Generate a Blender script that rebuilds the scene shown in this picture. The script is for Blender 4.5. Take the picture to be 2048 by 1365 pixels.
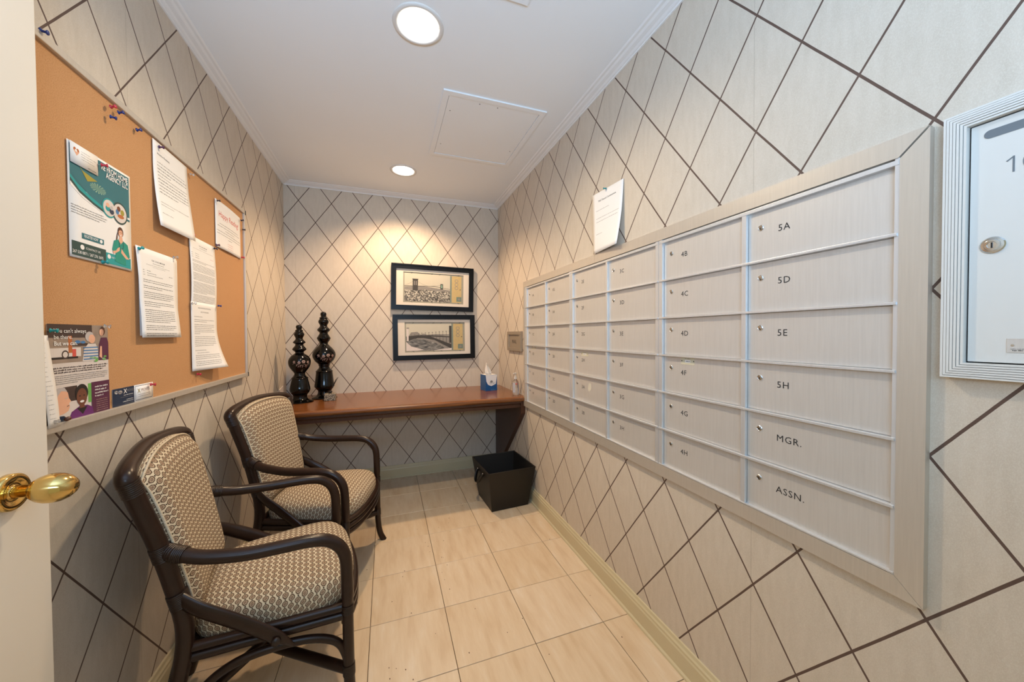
import bpy, bmesh, math, random
from mathutils import Vector, Matrix
random.seed(7)
PI = math.pi
for o in list(bpy.data.objects): bpy.data.objects.remove(o)
sc = bpy.context.scene
col = sc.collection

# ------------------------------------------------------------------ camera
H_CAM = 1.2009
YAW, PITCH, ROLL, FPX = 0.3411, -0.0182, -0.0057, 707.5
fw = Vector((math.sin(YAW)*math.cos(PITCH), math.cos(YAW)*math.cos(PITCH), math.sin(PITCH)))
rt = Vector((math.cos(YAW), -math.sin(YAW), 0)); up = rt.cross(fw)
c_, s_ = math.cos(ROLL), math.sin(ROLL)
rt, up = rt*c_+up*s_, -rt*s_+up*c_
cam_d = bpy.data.cameras.new('camera'); cam = bpy.data.objects.new('camera', cam_d); col.objects.link(cam)
cam_d.sensor_width = 36; cam_d.lens = FPX/2048*36; cam_d.clip_start = 0.02
m = Matrix((rt, up, -fw)).transposed().to_4x4(); m.translation = (0, 0, H_CAM)
cam.matrix_world = m
sc.camera = cam

# ------------------------------------------------------------------ world, lights, exposure
w = bpy.data.worlds.new('world'); sc.world = w; w.use_nodes = True
bg = w.node_tree.nodes['Background']; bg.inputs[0].default_value = (1.0, 0.98, 0.66, 1); bg.inputs[1].default_value = 0.215
def area(name, loc, rot, sx, sy, power, colr):
    d = bpy.data.lights.new(name, 'AREA'); d.shape = 'RECTANGLE'; d.size = sx; d.size_y = sy; d.energy = power; d.color = colr
    o = bpy.data.objects.new(name, d); col.objects.link(o); o.location = loc; o.rotation_euler = rot; return o
# added cool fill panel behind the camera, aimed up to bounce off the ceiling
area('ceiling_bounce_fill', (-0.3, -0.62, 1.5), (math.radians(144), 0, math.radians(-4)), 1.1, 0.6, 23.5, (0.44, 0.68, 1.0))
def spot(name, loc, power, colr, ang, blend, rad):
    d = bpy.data.lights.new(name, 'SPOT'); d.energy = power; d.color = colr; d.spot_size = math.radians(ang); d.spot_blend = blend; d.shadow_soft_size = rad
    o = bpy.data.objects.new(name, d); col.objects.link(o); o.location = loc; return o
spot('near_downlight', (0.128, 1.40, 2.362), 29.5, (1.0, 0.78, 0.50), 160, 0.75, 0.045)
spot('far_downlight', (0.128, 2.665, 2.362), 37.5, (1.0, 0.69, 0.42), 142, 0.6, 0.04)
sc.view_settings.view_transform = 'Standard'; sc.view_settings.look = 'None'
sc.view_settings.exposure = 0.99; sc.view_settings.gamma = 1.0; sc.view_settings.use_curve_mapping = False

# ------------------------------------------------------------------ material helpers
MATS = {}
def lin(c):
    return tuple(((v/255)/12.92 if v/255 <= .04045 else ((v/255+.055)/1.055)**2.4) for v in c)
def mat(name, rgb, rough=.5, metal=0., noise=0., nscale=20., bump=0., bscale=200., spec=.5, coat=0., trans=0., stretch=None, emit=None, alpha=None):
    if name in MATS: return MATS[name]
    m = bpy.data.materials.new(name); m.use_nodes = True; nt = m.node_tree; b = nt.nodes['Principled BSDF']
    c = lin(rgb)
    b.inputs['Base Color'].default_value = (*c, 1); b.inputs['Roughness'].default_value = rough
    b.inputs['Metallic'].default_value = metal; b.inputs['Specular IOR Level'].default_value = spec
    b.inputs['Coat Weight'].default_value = coat; b.inputs['Transmission Weight'].default_value = trans
    if emit: b.inputs['Emission Color'].default_value = (*emit[0], 1); b.inputs['Emission Strength'].default_value = emit[1]
    tc = nt.nodes.new('ShaderNodeTexCoord'); src = tc.outputs['Object']
    if stretch:
        mp = nt.nodes.new('ShaderNodeMapping'); mp.inputs['Scale'].default_value = stretch
        nt.links.new(src, mp.inputs['Vector']); src = mp.outputs['Vector']
    if noise:
        n = nt.nodes.new('ShaderNodeTexNoise'); n.inputs['Scale'].default_value = nscale; n.inputs['Detail'].default_value = 5
        nt.links.new(src, n.inputs['Vector'])
        mx = nt.nodes.new('ShaderNodeMix'); mx.data_type = 'RGBA'
        mx.inputs[6].default_value = (*[v*(1-noise) for v in c], 1); mx.inputs[7].default_value = (*[min(1, v*(1+noise)) for v in c], 1)
        nt.links.new(n.outputs['Fac'], mx.inputs[0]); nt.links.new(mx.outputs[2], b.inputs['Base Color'])
    if bump:
        n2 = nt.nodes.new('ShaderNodeTexNoise'); n2.inputs['Scale'].default_value = bscale; n2.inputs['Detail'].default_value = 3
        nt.links.new(src, n2.inputs['Vector'])
        bp = nt.nodes.new('ShaderNodeBump'); bp.inputs['Strength'].default_value = bump; bp.inputs['Distance'].default_value = .001
        nt.links.new(n2.outputs['Fac'], bp.inputs['Height']); nt.links.new(bp.outputs['Normal'], b.inputs['Normal'])
    MATS[name] = m; return m
class NT:
    def __init__(s, name):
        s.m = bpy.data.materials.new(name); s.m.use_nodes = True; s.nt = s.m.node_tree; s.b = s.nt.nodes['Principled BSDF']; MATS[name] = s.m
    def n(s, t, **k):
        x = s.nt.nodes.new(t)
        for a, v in k.items(): setattr(x, a, v)
        return x
    def l(s, a, b): s.nt.links.new(a, b)
    def math(s, op, a, b=None, c=None):
        x = s.n('ShaderNodeMath', operation=op)
        for i, v in enumerate((a, b, c)):
            if v is None: continue
            if isinstance(v, (int, float)): x.inputs[i].default_value = v
            else: s.l(v, x.inputs[i])
        return x.outputs[0]
    def mix(s, f, a, b, typ='RGBA', blend='MIX'):
        x = s.n('ShaderNodeMix', data_type='RGBA', blend_type=blend)
        for i, v in ((0, f), (6, a), (7, b)):
            if isinstance(v, (int, float)): x.inputs[i].default_value = v
            elif isinstance(v, tuple): x.inputs[i].default_value = (*v, 1)
            else: s.l(v, x.inputs[i])
        return x.outputs[2]
    def noise(s, vec, scale, detail=4, stretch=None):
        if stretch:
            mp = s.n('ShaderNodeMapping'); mp.inputs['Scale'].default_value = stretch; s.l(vec, mp.inputs['Vector']); vec = mp.outputs['Vector']
        x = s.n('ShaderNodeTexNoise'); x.inputs['Scale'].default_value = scale; x.inputs['Detail'].default_value = detail
        s.l(vec, x.inputs['Vector']); return x.outputs['Fac']
    def ramp(s, f, stops):
        x = s.n('ShaderNodeValToRGB'); cr = x.color_ramp
        while len(cr.elements) < len(stops): cr.elements.new(0.5)
        for e, (p, c) in zip(cr.elements, stops): e.position = p; e.color = (*c, 1)
        s.l(f, x.inputs[0]); return x.outputs[0]
    def bump(s, h, strength, dist=.001):
        x = s.n('ShaderNodeBump'); x.inputs['Strength'].default_value = strength; x.inputs['Distance'].default_value = dist
        s.l(h, x.inputs['Height']); s.l(x.outputs['Normal'], s.b.inputs['Normal'])

def wallpaper(name, axis, h0, pitch):
    k = NT(name); tc = k.n('ShaderNodeTexCoord'); sx = k.n('ShaderNodeSeparateXYZ'); k.l(tc.outputs['Object'], sx.inputs[0])
    hh = k.math('DIVIDE', k.math('SUBTRACT', sx.outputs[axis], h0), pitch)
    zz = k.math('DIVIDE', k.math('SUBTRACT', sx.outputs[2], .0015), .3205)
    wob = k.math('MULTIPLY', k.math('SUBTRACT', k.noise(tc.outputs['Object'], 6), .5), .012)
    lines = None
    for op in ('ADD', 'SUBTRACT'):
        a = k.math(op, hh, zz); a = k.math('ADD', a, wob)
        f = k.math('ABSOLUTE', k.math('SUBTRACT', k.math('FRACT', k.math('ADD', a, .5)), .5))
        g = k.math('LESS_THAN', f, .0135)
        lines = g if lines is None else k.math('MAXIMUM', lines, g)
    obj = tc.outputs['Object']
    fib = k.noise(obj, 60, 6, (1, 1, .25)); fib2 = k.noise(obj, 800, 4, (.8, .8, .55)); big = k.noise(obj, 2.2, 3)
    base = k.mix(fib, lin((195, 182, 165)), lin((217, 205, 190)))
    base = k.mix(k.math('MULTIPLY', k.math('SUBTRACT', fib2, .42), 1.3), base, lin((232, 226, 212)))
    base = k.mix(k.math('MULTIPLY', big, .22), base, lin((180, 168, 150)))
    # faint paper seams every roll width
    sm = k.math('ABSOLUTE', k.math('SUBTRACT', k.math('FRACT', k.math('DIVIDE', k.math('ADD', sx.outputs[axis], .31), .686)), .5))
    seam = k.math('MULTIPLY', k.math('LESS_THAN', sm, .0022), .25)
    base = k.mix(seam, base, lin((150, 138, 120)))
    k.l(k.mix(lines, base, k.mix(fib, lin((84, 66, 58)), lin((104, 84, 74)))), k.b.inputs['Base Color'])
    k.b.inputs['Roughness'].default_value = .62; k.b.inputs['Specular IOR Level'].default_value = .3
    k.b.inputs['Roughness'].default_value = .6; k.bump(fib2, .2, .0006)
    return k.m
M_WB = wallpaper('diamond wallpaper back', 0, .0597, .2287)
M_WR = wallpaper('diamond wallpaper right', 1, .3695, .2285)
M_WL = wallpaper('diamond wallpaper left', 1, .1935, .2362)

def travertine():
    k = NT('travertine'); tc = k.n('ShaderNodeTexCoord'); oi = k.n('ShaderNodeObjectInfo')
    v = k.n('ShaderNodeVectorMath', operation='SCALE'); v.inputs[0].default_value = (37, 91, 13); k.l(oi.outputs['Random'], v.inputs['Scale'])
    ad = k.n('ShaderNodeVectorMath', operation='ADD'); k.l(tc.outputs['Object'], ad.inputs[0]); k.l(v.outputs[0], ad.inputs[1]); p = ad.outputs[0]
    vein = k.noise(p, 9, 7, (3.2, .55, 1)); fine = k.noise(p, 70, 8, (2.6, .35, 1)); cl = k.noise(p, 5, 3)
    c = k.ramp(vein, [(.3, lin((200, 172, 138))), (.46, lin((218, 196, 166))), (.6, lin((225, 206, 179))), (.74, lin((232, 220, 202)))])
    c = k.mix(k.math('MULTIPLY', fine, .5), c, lin((192, 162, 126)))
    tint = k.mix(oi.outputs['Random'], lin((218, 194, 162)), lin((228, 208, 182)))
    c = k.mix(.35, c, tint)
    vo = k.n('ShaderNodeTexVoronoi'); vo.inputs['Scale'].default_value = 26
    mp = k.n('ShaderNodeMapping'); mp.inputs['Scale'].default_value = (1.3, .8, 1); k.l(p, mp.inputs[0]); k.l(mp.outputs[0], vo.inputs['Vector'])
    pit = k.math('MULTIPLY', k.math('LESS_THAN', vo.outputs['Distance'], .07), k.math('GREATER_THAN', k.noise(p, 8, 2), .54))
    c = k.mix(pit, c, lin((96, 70, 48)))
    k.l(c, k.b.inputs['Base Color']); k.b.inputs['Roughness'].default_value = .38; k.b.inputs['Specular IOR Level'].default_value = .35
    k.bump(k.math('SUBTRACT', k.math('MULTIPLY', fine, .2), pit), .3, .001)
    return k.m
M_TILE = travertine()

def fabric():
    k = NT('octagon fabric'); tc = k.n('ShaderNodeTexCoord'); sx = k.n('ShaderNodeSeparateXYZ'); k.l(tc.outputs['UV'], sx.inputs[0])
    W_, H_ = .0215, .0345
    x = k.math('DIVIDE', sx.outputs[0], W_); y = k.math('DIVIDE', sx.outputs[1], H_)
    def cell(ox, oy):
        a = k.math('MULTIPLY', k.math('SUBTRACT', k.math('FRACT', k.math('ADD', x, ox)), .5), W_)
        b = k.math('MULTIPLY', k.math('SUBTRACT', k.math('FRACT', k.math('ADD', y, oy)), .5), H_)
        return k.math('ABSOLUTE', a), k.math('ABSOLUTE', b)
    def octd(a, b): return k.math('MAXIMUM', k.math('MAXIMUM', a, b), k.math('MULTIPLY', k.math('ADD', a, b), .72))
    d = k.math('MINIMUM', octd(*cell(0, 0)), octd(*cell(.5, .5)))
    d = k.math('ADD', d, k.math('MULTIPLY', k.math('SUBTRACT', k.noise(tc.outputs['UV'], 500, 2), .5), .0016))
    def dot(ox, oy):
        a, b = cell(ox, oy); return k.math('ADD', a, b)
    e = k.math('MINIMUM', k.math('MINIMUM', dot(.5, 0), dot(0, .5)), 1)
    cream, dark, taupe, pale = lin((212, 198, 170)), lin((80, 66, 54)), lin((150, 124, 104)), lin((190, 164, 136))
    fac = k.math('MULTIPLY', d, 100)
    r = k.n('ShaderNodeValToRGB'); r.color_ramp.interpolation = 'CONSTANT'
    st = [(0, taupe), (.27, dark), (.37, pale), (.56, dark), (.76, taupe), (.83, cream)]
    while len(r.color_ramp.elements) < len(st): r.color_ramp.elements.new(.5)
    for el, (p_, c2) in zip(r.color_ramp.elements, st): el.position = p_; el.color = (*c2, 1)
    k.l(fac, r.inputs[0]); c = r.outputs[0]
    c = k.mix(k.math('LESS_THAN', e, .0026), c, lin((52, 42, 36)))
    weave = k.noise(tc.outputs['UV'], 900, 2)
    c = k.mix(k.math('MULTIPLY', weave, .25), c, lin((120, 102, 82)))
    k.l(c, k.b.inputs['Base Color']); k.b.inputs['Roughness'].default_value = .9; k.b.inputs['Specular IOR Level'].default_value = .15
    k.bump(weave, .4, .001); return k.m
M_FAB = fabric()
def wood():
    k = NT('desk wood'); tc = k.n('ShaderNodeTexCoord')
    g = k.noise(tc.outputs['Object'], 14, 8, (.35, 6, 6)); g2 = k.noise(tc.outputs['Object'], 3, 3, (.5, 2, 2))
    c = k.ramp(g, [(.3, lin((86, 50, 22))), (.5, lin((126, 74, 34))), (.7, lin((150, 92, 46)))])
    c = k.mix(k.math('MULTIPLY', g2, .35), c, lin((104, 60, 28)))
    k.l(c, k.b.inputs['Base Color']); k.b.inputs['Roughness'].default_value = .27; k.b.inputs['Coat Weight'].default_value = .3; k.b.inputs['Coat Roughness'].default_value = .12
    return k.m
M_WOOD = wood()
def cork():
    k = NT('cork'); tc = k.n('ShaderNodeTexCoord'); o = tc.outputs['Object']
    a = k.noise(o, 420, 4); b = k.noise(o, 60, 3); cc = k.noise(o, 3, 2)
    c = k.ramp(a, [(.3, lin((172, 124, 80))), (.48, lin((193, 145, 99))), (.7, lin((203, 156, 110)))])
    c = k.mix(k.math('MULTIPLY', b, .3), c, lin((176, 124, 74)))
    k.l(c, k.b.inputs['Base Color']); k.b.inputs['Roughness'].default_value = .9; k.bump(a, .4, .001); return k.m
M_CORK = cork()
def brushed(name, rgb, metal=.75, rough=.38):
    k = NT(name); tc = k.n('ShaderNodeTexCoord'); o = tc.outputs['Object']
    a = k.noise(o, 30, 5, (1, 8, .35)); b = k.noise(o, 700, 2); cc = lin(rgb)
    c = k.mix(a, tuple(v*.9 for v in cc), tuple(min(1, v*1.07) for v in cc)); c = k.mix(k.math('MULTIPLY', b, .12), c, tuple(v*.7 for v in cc))
    k.l(c, k.b.inputs['Base Color']); k.b.inputs['Metallic'].default_value = metal; k.b.inputs['Roughness'].default_value = rough
    k.bump(b, .12, .0004); return k.m
M_ALU = brushed('brushed aluminium door', (214, 210, 204), .35, .42)
M_ALUF = brushed('satin aluminium frame', (208, 200, 188), .45, .4)
M_ALUE = brushed('bright aluminium edge', (222, 224, 226), .5, .35)
def citymat():
    k = NT('engraved city print'); tc = k.n('ShaderNodeTexCoord')
    a = k.noise(tc.outputs['Object'], 75, 8, (1, 1, 1.6))
    k.l(k.ramp(a, [(.40, lin((58, 56, 53))), (.5, lin((122, 118, 110))), (.62, lin((204, 199, 184)))]), k.b.inputs['Base Color']); k.b.inputs['Roughness'].default_value = .6; return k.m
M_CITY = citymat()
def rippled():
    k = NT('engraved river print'); tc = k.n('ShaderNodeTexCoord')
    a = k.noise(tc.outputs['Object'], 30, 6, (1, 1, 6))
    k.l(k.ramp(a, [(.35, lin((58, 56, 54))), (.55, lin((120, 118, 112))), (.7, lin((170, 166, 158)))]), k.b.inputs['Base Color']); return k.m
M_RIVER = rippled()

M_CEIL = mat('ceiling paint', (238, 243, 247), .75, noise=.02, nscale=3, bump=.05, bscale=300)
M_TRIM = mat('white trim paint', (234, 236, 237), .42, noise=.02, nscale=8)
M_BASE = mat('cream baseboard paint', (206, 194, 160), .4, noise=.03, nscale=8)
M_DOOR = mat('white door paint', (226, 216, 200), .38, noise=.02, nscale=6, bump=.04, bscale=150)
M_GROUT = mat('grout', (84, 66, 50), .9, noise=.2, nscale=80)
M_BRASS = mat('polished brass', (218, 186, 116), .13, 1.0, noise=.03, nscale=10)
M_RATTAN = mat('dark rattan', (40, 24, 17), .30, spec=.30, noise=.4, nscale=30, stretch=(1, 1, 1), coat=.06, bump=.06, bscale=60)
M_WRAP = mat('rattan binding', (34, 20, 15), .34, spec=.4, noise=.3, nscale=60, coat=.05, bump=.5, bscale=260)
M_GIMP = mat('woven gimp trim', (196, 180, 154), .9, noise=.55, nscale=330, bump=.6, bscale=300)
M_BLACKLAC = mat('black lacquer', (8, 7, 6), .10, spec=.32, noise=.2, nscale=30)
M_PINK = mat('dusty pink enamel', (176, 146, 136), .4, noise=.1, nscale=90)
M_LEATHER = mat('black leatherette', (13, 11, 10), .42, noise=.2, nscale=60, bump=.25, bscale=500)
M_LEATHIN = mat('black lining', (5, 5, 6), .7, noise=.2, nscale=60)
M_STITCH = mat('seam piping', (36, 31, 27), .5, noise=.2, nscale=200)
M_PAPER = mat('white paper', (236, 234, 232), .8, noise=.01, nscale=8)
M_INK = mat('black ink', (42, 40, 40), .8, noise=.1, nscale=100)
M_GREY = mat('grey ink', (132, 130, 130), .8, noise=.1, nscale=100)
M_RED = mat('red ink', (206, 84, 72), .8, noise=.1, nscale=100)
M_TEAL = mat('teal print', (44, 108, 118), .6, noise=.06, nscale=10)
M_TEAL2 = mat('bright teal print', (24, 150, 152), .6, noise=.06, nscale=20)
M_DKTEAL = mat('dark teal print', (40, 70, 68), .6, noise=.06, nscale=20)
M_GOLD = mat('ochre print', (158, 146, 56), .6, noise=.1, nscale=30)
M_SAGE = mat('sage print', (136, 172, 150), .6, noise=.2, nscale=120)
M_SKIN = mat('printed skin', (226, 172, 142), .7, noise=.08, nscale=60)
M_SKIND = mat('printed dark skin', (112, 66, 46), .7, noise=.1, nscale=60)
M_HAIRB = mat('printed brown hair', (92, 58, 42), .7, noise=.2, nscale=80)
M_HAIRG = mat('printed grey hair', (186, 178, 176), .7, noise=.15, nscale=80)
M_HAIRK = mat('printed black hair', (34, 26, 24), .7, noise=.1, nscale=80)
M_SCRUB = mat('printed green scrubs', (30, 142, 124), .7, noise=.12, nscale=60)
M_PLUM = mat('plum print', (86, 36, 66), .6, noise=.08, nscale=30)
M_PURP = mat('purple print', (104, 40, 108), .6, noise=.12, nscale=40)
M_NAVY = mat('navy print', (22, 44, 72), .5, noise=.1, nscale=30)
M_ORNG = mat('printed orange wood', (182, 104, 54), .6, noise=.2, nscale=60)
M_BLUEP = mat('printed blue', (70, 120, 170), .6, noise=.1, nscale=60)
M_GREENP = mat('printed green', (108, 170, 84), .6, noise=.3, nscale=100)
M_TAUPE = mat('printed taupe', (150, 132, 118), .6, noise=.25, nscale=40)
M_DKBR = mat('printed dark brown', (66, 50, 46), .6, noise=.2, nscale=40)
M_PALE = mat('printed pale', (214, 204, 198), .7, noise=.05, nscale=30)
M_PFRAME = mat('black picture frame', (9, 9, 10), .34, spec=.25, noise=.15, nscale=50)
M_MATB = mat('cream mat board', (218, 209, 196), .85, noise=.02, nscale=60)
M_SEPIA = mat('aged photo sky', (196, 191, 174), .7, noise=.06, nscale=9)
M_BORD = mat('grey print border', (150, 148, 134), .7, noise=.12, nscale=60)
M_PDARK = mat('engraving dark', (62, 60, 58), .7, noise=.3, nscale=120)
M_PMID = mat('engraving mid grey', (136, 132, 126), .7, noise=.3, nscale=120)
M_YELS = mat('yellow postal strip', (190, 168, 118), .7, noise=.1, nscale=40)
M_STAMP = mat('green stamp', (108, 128, 116), .7, noise=.25, nscale=200)
M_BLUE = mat('blue tissue carton', (22, 84, 140), .35, noise=.15, nscale=40)
M_TISSUE = mat('tissue paper', (240, 232, 222), .9, noise=.02, nscale=40, bump=.2, bscale=80)
M_CHROME = mat('chrome lock', (206, 206, 204), .2, 1.0, noise=.05, nscale=80)
M_BLK = mat('black plastic', (18, 18, 18), .5, noise=.1, nscale=60)
M_WHITEP = mat('white powder coat', (216, 214, 208), .4, noise=.02, nscale=6)
M_SLOT = mat('slot shadow steel', (108, 116, 122), .5, noise=.05, nscale=30)
M_STICK = mat('cream sticker', (208, 202, 178), .7, noise=.08, nscale=90)
def stone():
    k = NT('speckled stone'); tc = k.n('ShaderNodeTexCoord'); a = k.noise(tc.outputs['Object'], 150, 3)
    k.l(k.ramp(a, [(.42, lin((38, 34, 30))), (.5, lin((128, 116, 98))), (.6, lin((176, 164, 142)))]), k.b.inputs['Base Color']); k.b.inputs['Roughness'].default_value = .45; return k.m
M_STONE = stone()
M_MARK = mat('residue', (212, 206, 190), .8, noise=.1, nscale=60)
def glassy(name, rgb, rough=.05, tr=.9):
    return mat(name, rgb, rough, trans=tr, noise=.01, nscale=10)
M_CLEAR = glassy('clear plastic', (236, 236, 234))
PINC = {'blue': mat('blue pin plastic', (24, 46, 120), .3, noise=.05), 'red': mat('red pin plastic', (208, 52, 72), .3, noise=.05, trans=.2),
        'teal': mat('teal pin plastic', (14, 142, 146), .3, noise=.05), 'purple': mat('purple pin plastic', (74, 26, 72), .3, noise=.05),
        'clear': M_CLEAR, 'black': mat('black pin plastic', (28, 26, 44), .3, noise=.05), 'amber': mat('amber pin plastic', (96, 56, 40), .3, noise=.05)}
M_LENS = mat('lit lamp lens', (255, 246, 230), .5, noise=.01, emit=((1.0, .93, .82), 6.0))
M_RING = mat('lamp trim ring', (222, 222, 220), .5, noise=.02)

# ------------------------------------------------------------------ mesh helpers
class MB:
    def __init__(s): s.v = []; s.f = []; s.mi = []; s.uv = []; s.smooth = []
    def add(s, vs, fs, mi=0, smooth=False, uvs=None):
        b = len(s.v); s.v += [tuple(p) for p in vs]
        for i, f in enumerate(fs):
            s.f.append([b+j for j in f]); s.mi.append(mi); s.smooth.append(smooth)
            s.uv.append([uvs[j] for j in f] if uvs else [(0, 0)]*len(f))
    def box(s, x0, x1, y0, y1, z0, z1, mi=0, ch=0.0):
        x0, x1 = min(x0, x1), max(x0, x1); y0, y1 = min(y0, y1), max(y0, y1); z0, z1 = min(z0, z1), max(z0, z1)
        if ch <= 0:
            vs = [(x, y, z) for z in (z0, z1) for (x, y) in ((x0, y0), (x1, y0), (x1, y1), (x0, y1))]
            s.add(vs, [(0, 3, 2, 1), (4, 5, 6, 7), (0, 1, 5, 4), (1, 2, 6, 5), (2, 3, 7, 6), (3, 0, 4, 7)], mi); return
        bm = bmesh.new(); bmesh.ops.create_cube(bm, size=1)
        for v in bm.verts: v.co = Vector(((x0+x1)/2+v.co.x*(x1-x0), (y0+y1)/2+v.co.y*(y1-y0), (z0+z1)/2+v.co.z*(z1-z0)))
        bmesh.ops.bevel(bm, geom=list(bm.edges), offset=ch, segments=2, affect='EDGES', profile=.6)
        bm.verts.index_update(); s.add([v.co for v in bm.verts], [[v.index for v in f.verts] for f in bm.faces], mi); bm.free()
    def prism(s, pts, d0, d1, axis='x', mi=0):
        """polygon pts (a,b) extruded along axis from d0 to d1"""
        def P(a, b, d): return {'x': (d, a, b), 'y': (a, d, b), 'z': (a, b, d)}[axis]
        n = len(pts); vs = [P(a, b, d0) for a, b in pts]+[P(a, b, d1) for a, b in pts]
        s.add(vs, [list(range(n))[::-1], list(range(n, 2*n))]+[(i, (i+1) % n, n+(i+1) % n, n+i) for i in range(n)], mi)
    def tube(s, pts, rad, seg=10, mi=0, caps=True, flat=None):
        pts = [Vector(p) for p in pts]; n = len(pts)
        if not hasattr(rad, '__len__'): rad = [rad]*n
        t = [(pts[min(i+1, n-1)]-pts[max(i-1, 0)]).normalized() for i in range(n)]
        ref = Vector((0, 0, 1)) if abs(t[0].z) < .9 else Vector((1, 0, 0))
        u = (ref-t[0]*ref.dot(t[0])).normalized(); vs = []
        for i in range(n):
            u = (u-t[i]*u.dot(t[i])).normalized(); v = t[i].cross(u)
            for k in range(seg):
                a = 2*PI*k/seg; fu, fv = (1, 1) if not flat else flat
                vs.append(pts[i]+(u*math.cos(a)*fu+v*math.sin(a)*fv)*rad[i])
        fs = [(i*seg+k, i*seg+(k+1) % seg, (i+1)*seg+(k+1) % seg, (i+1)*seg+k) for i in range(n-1) for k in range(seg)]
        s.add(vs, fs, mi, True)
        if caps: s.add(vs[:seg], [list(range(seg))[::-1]], mi); s.add(vs[-seg:], [list(range(seg))], mi)
    def lathe(s, prof, c, axis='z', seg=32, mi=0, M=None, sm=True):
        vs = []
        for r, h in prof:
            for k in range(seg):
                a = 2*PI*k/seg; x, y = r*math.cos(a), r*math.sin(a)
                p = {'z': (x, y, h), 'x': (h, x, y), 'y': (y, h, x)}[axis]; vs.append((c[0]+p[0], c[1]+p[1], c[2]+p[2]))
        fs = [(i*seg+k, i*seg+(k+1) % seg, (i+1)*seg+(k+1) % seg, (i+1)*seg+k) for i in range(len(prof)-1) for k in range(seg)]
        if M: vs = [M @ Vector(p) for p in vs]
        s.add(vs, fs, mi, sm); n = len(prof)
        s.add(vs[:seg], [list(range(seg))[::-1]], mi); s.add(vs[(n-1)*seg:], [list(range(seg))], mi)
    def grid(s, P, nu, nv, mi=0, smooth=True, uvf=None):
        vs = [P(i/nu, j/nv) for j in range(nv+1) for i in range(nu+1)]
        uv = [uvf(i/nu, j/nv) for j in range(nv+1) for i in range(nu+1)] if uvf else None
        s.add(vs, [(j*(nu+1)+i, j*(nu+1)+i+1, (j+1)*(nu+1)+i+1, (j+1)*(nu+1)+i) for j in range(nv) for i in range(nu)], mi, smooth, uv)
    def mesh(s, name, mats):
        me = bpy.data.meshes.new(name); me.from_pydata(s.v, [], s.f)
        for m_ in mats: me.materials.append(m_)
        me.polygons.foreach_set('material_index', s.mi); me.polygons.foreach_set('use_smooth', s.smooth)
        ul = me.uv_layers.new(name='UVMap'); flat = [c for f in s.uv for uv in f for c in uv]; ul.data.foreach_set('uv', flat)
        me.update(); return me
    def build(s, name, mats, parent=None, loc=None):
        if not isinstance(mats, (list, tuple)): mats = [mats]
        o = bpy.data.objects.new(name, s.mesh(name, mats)); col.objects.link(o)
        if loc: o.location = loc
        if parent: o.parent = parent
        return o
def tag(o, label=None, cat=None, group=None, kind=None):
    for k_, v_ in (('label', label), ('category', cat), ('group', group), ('kind', kind)):
        if v_: o[k_] = v_
    return o
def empty(name, loc=(0, 0, 0), rz=0, **k):
    o = bpy.data.objects.new(name, None); col.objects.link(o); o.location = loc; o.rotation_euler = (0, 0, rz); o.empty_display_size = .05
    return tag(o, **k)
def recalc(o):
    bm = bmesh.new(); bm.from_mesh(o.data); bmesh.ops.recalc_face_normals(bm, faces=bm.faces); bm.to_mesh(o.data); bm.free(); return o
def smooth_path(pts, n=6):
    P = [Vector(p) for p in pts]; P = [P[0]*2-P[1]]+P+[P[-1]*2-P[-2]]; out = []
    for i in range(1, len(P)-2):
        for k in range(n):
            t = k/n; a, b, c, d = P[i-1], P[i], P[i+1], P[i+2]
            out.append(.5*((2*b)+(c-a)*t+(2*a-5*b+4*c-d)*t*t+(3*b-a-3*c+d)*t**3))
    out.append(P[-2]); return out
_tc = {}
def text2d(body, size, spacing=1.0, bold=0.0, align='LEFT'):
    key = (body, spacing, bold, align)
    if key not in _tc:
        cu = bpy.data.curves.new('t', 'FONT'); cu.body = body; cu.size = 1; cu.space_character = spacing; cu.offset = bold; cu.align_x = align; cu.resolution_u = 2
        o = bpy.data.objects.new('t', cu); col.objects.link(o); bpy.context.view_layer.update()
        me = bpy.data.meshes.new_from_object(o.evaluated_get(bpy.context.evaluated_depsgraph_get()))
        _tc[key] = ([(v.co.x, v.co.y) for v in me.vertices], [list(p.vertices) for p in me.polygons])
        bpy.data.objects.remove(o); bpy.data.curves.remove(cu); bpy.data.meshes.remove(me)
    v, f = _tc[key]; return [(a*size, b*size) for a, b in v], f

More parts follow.
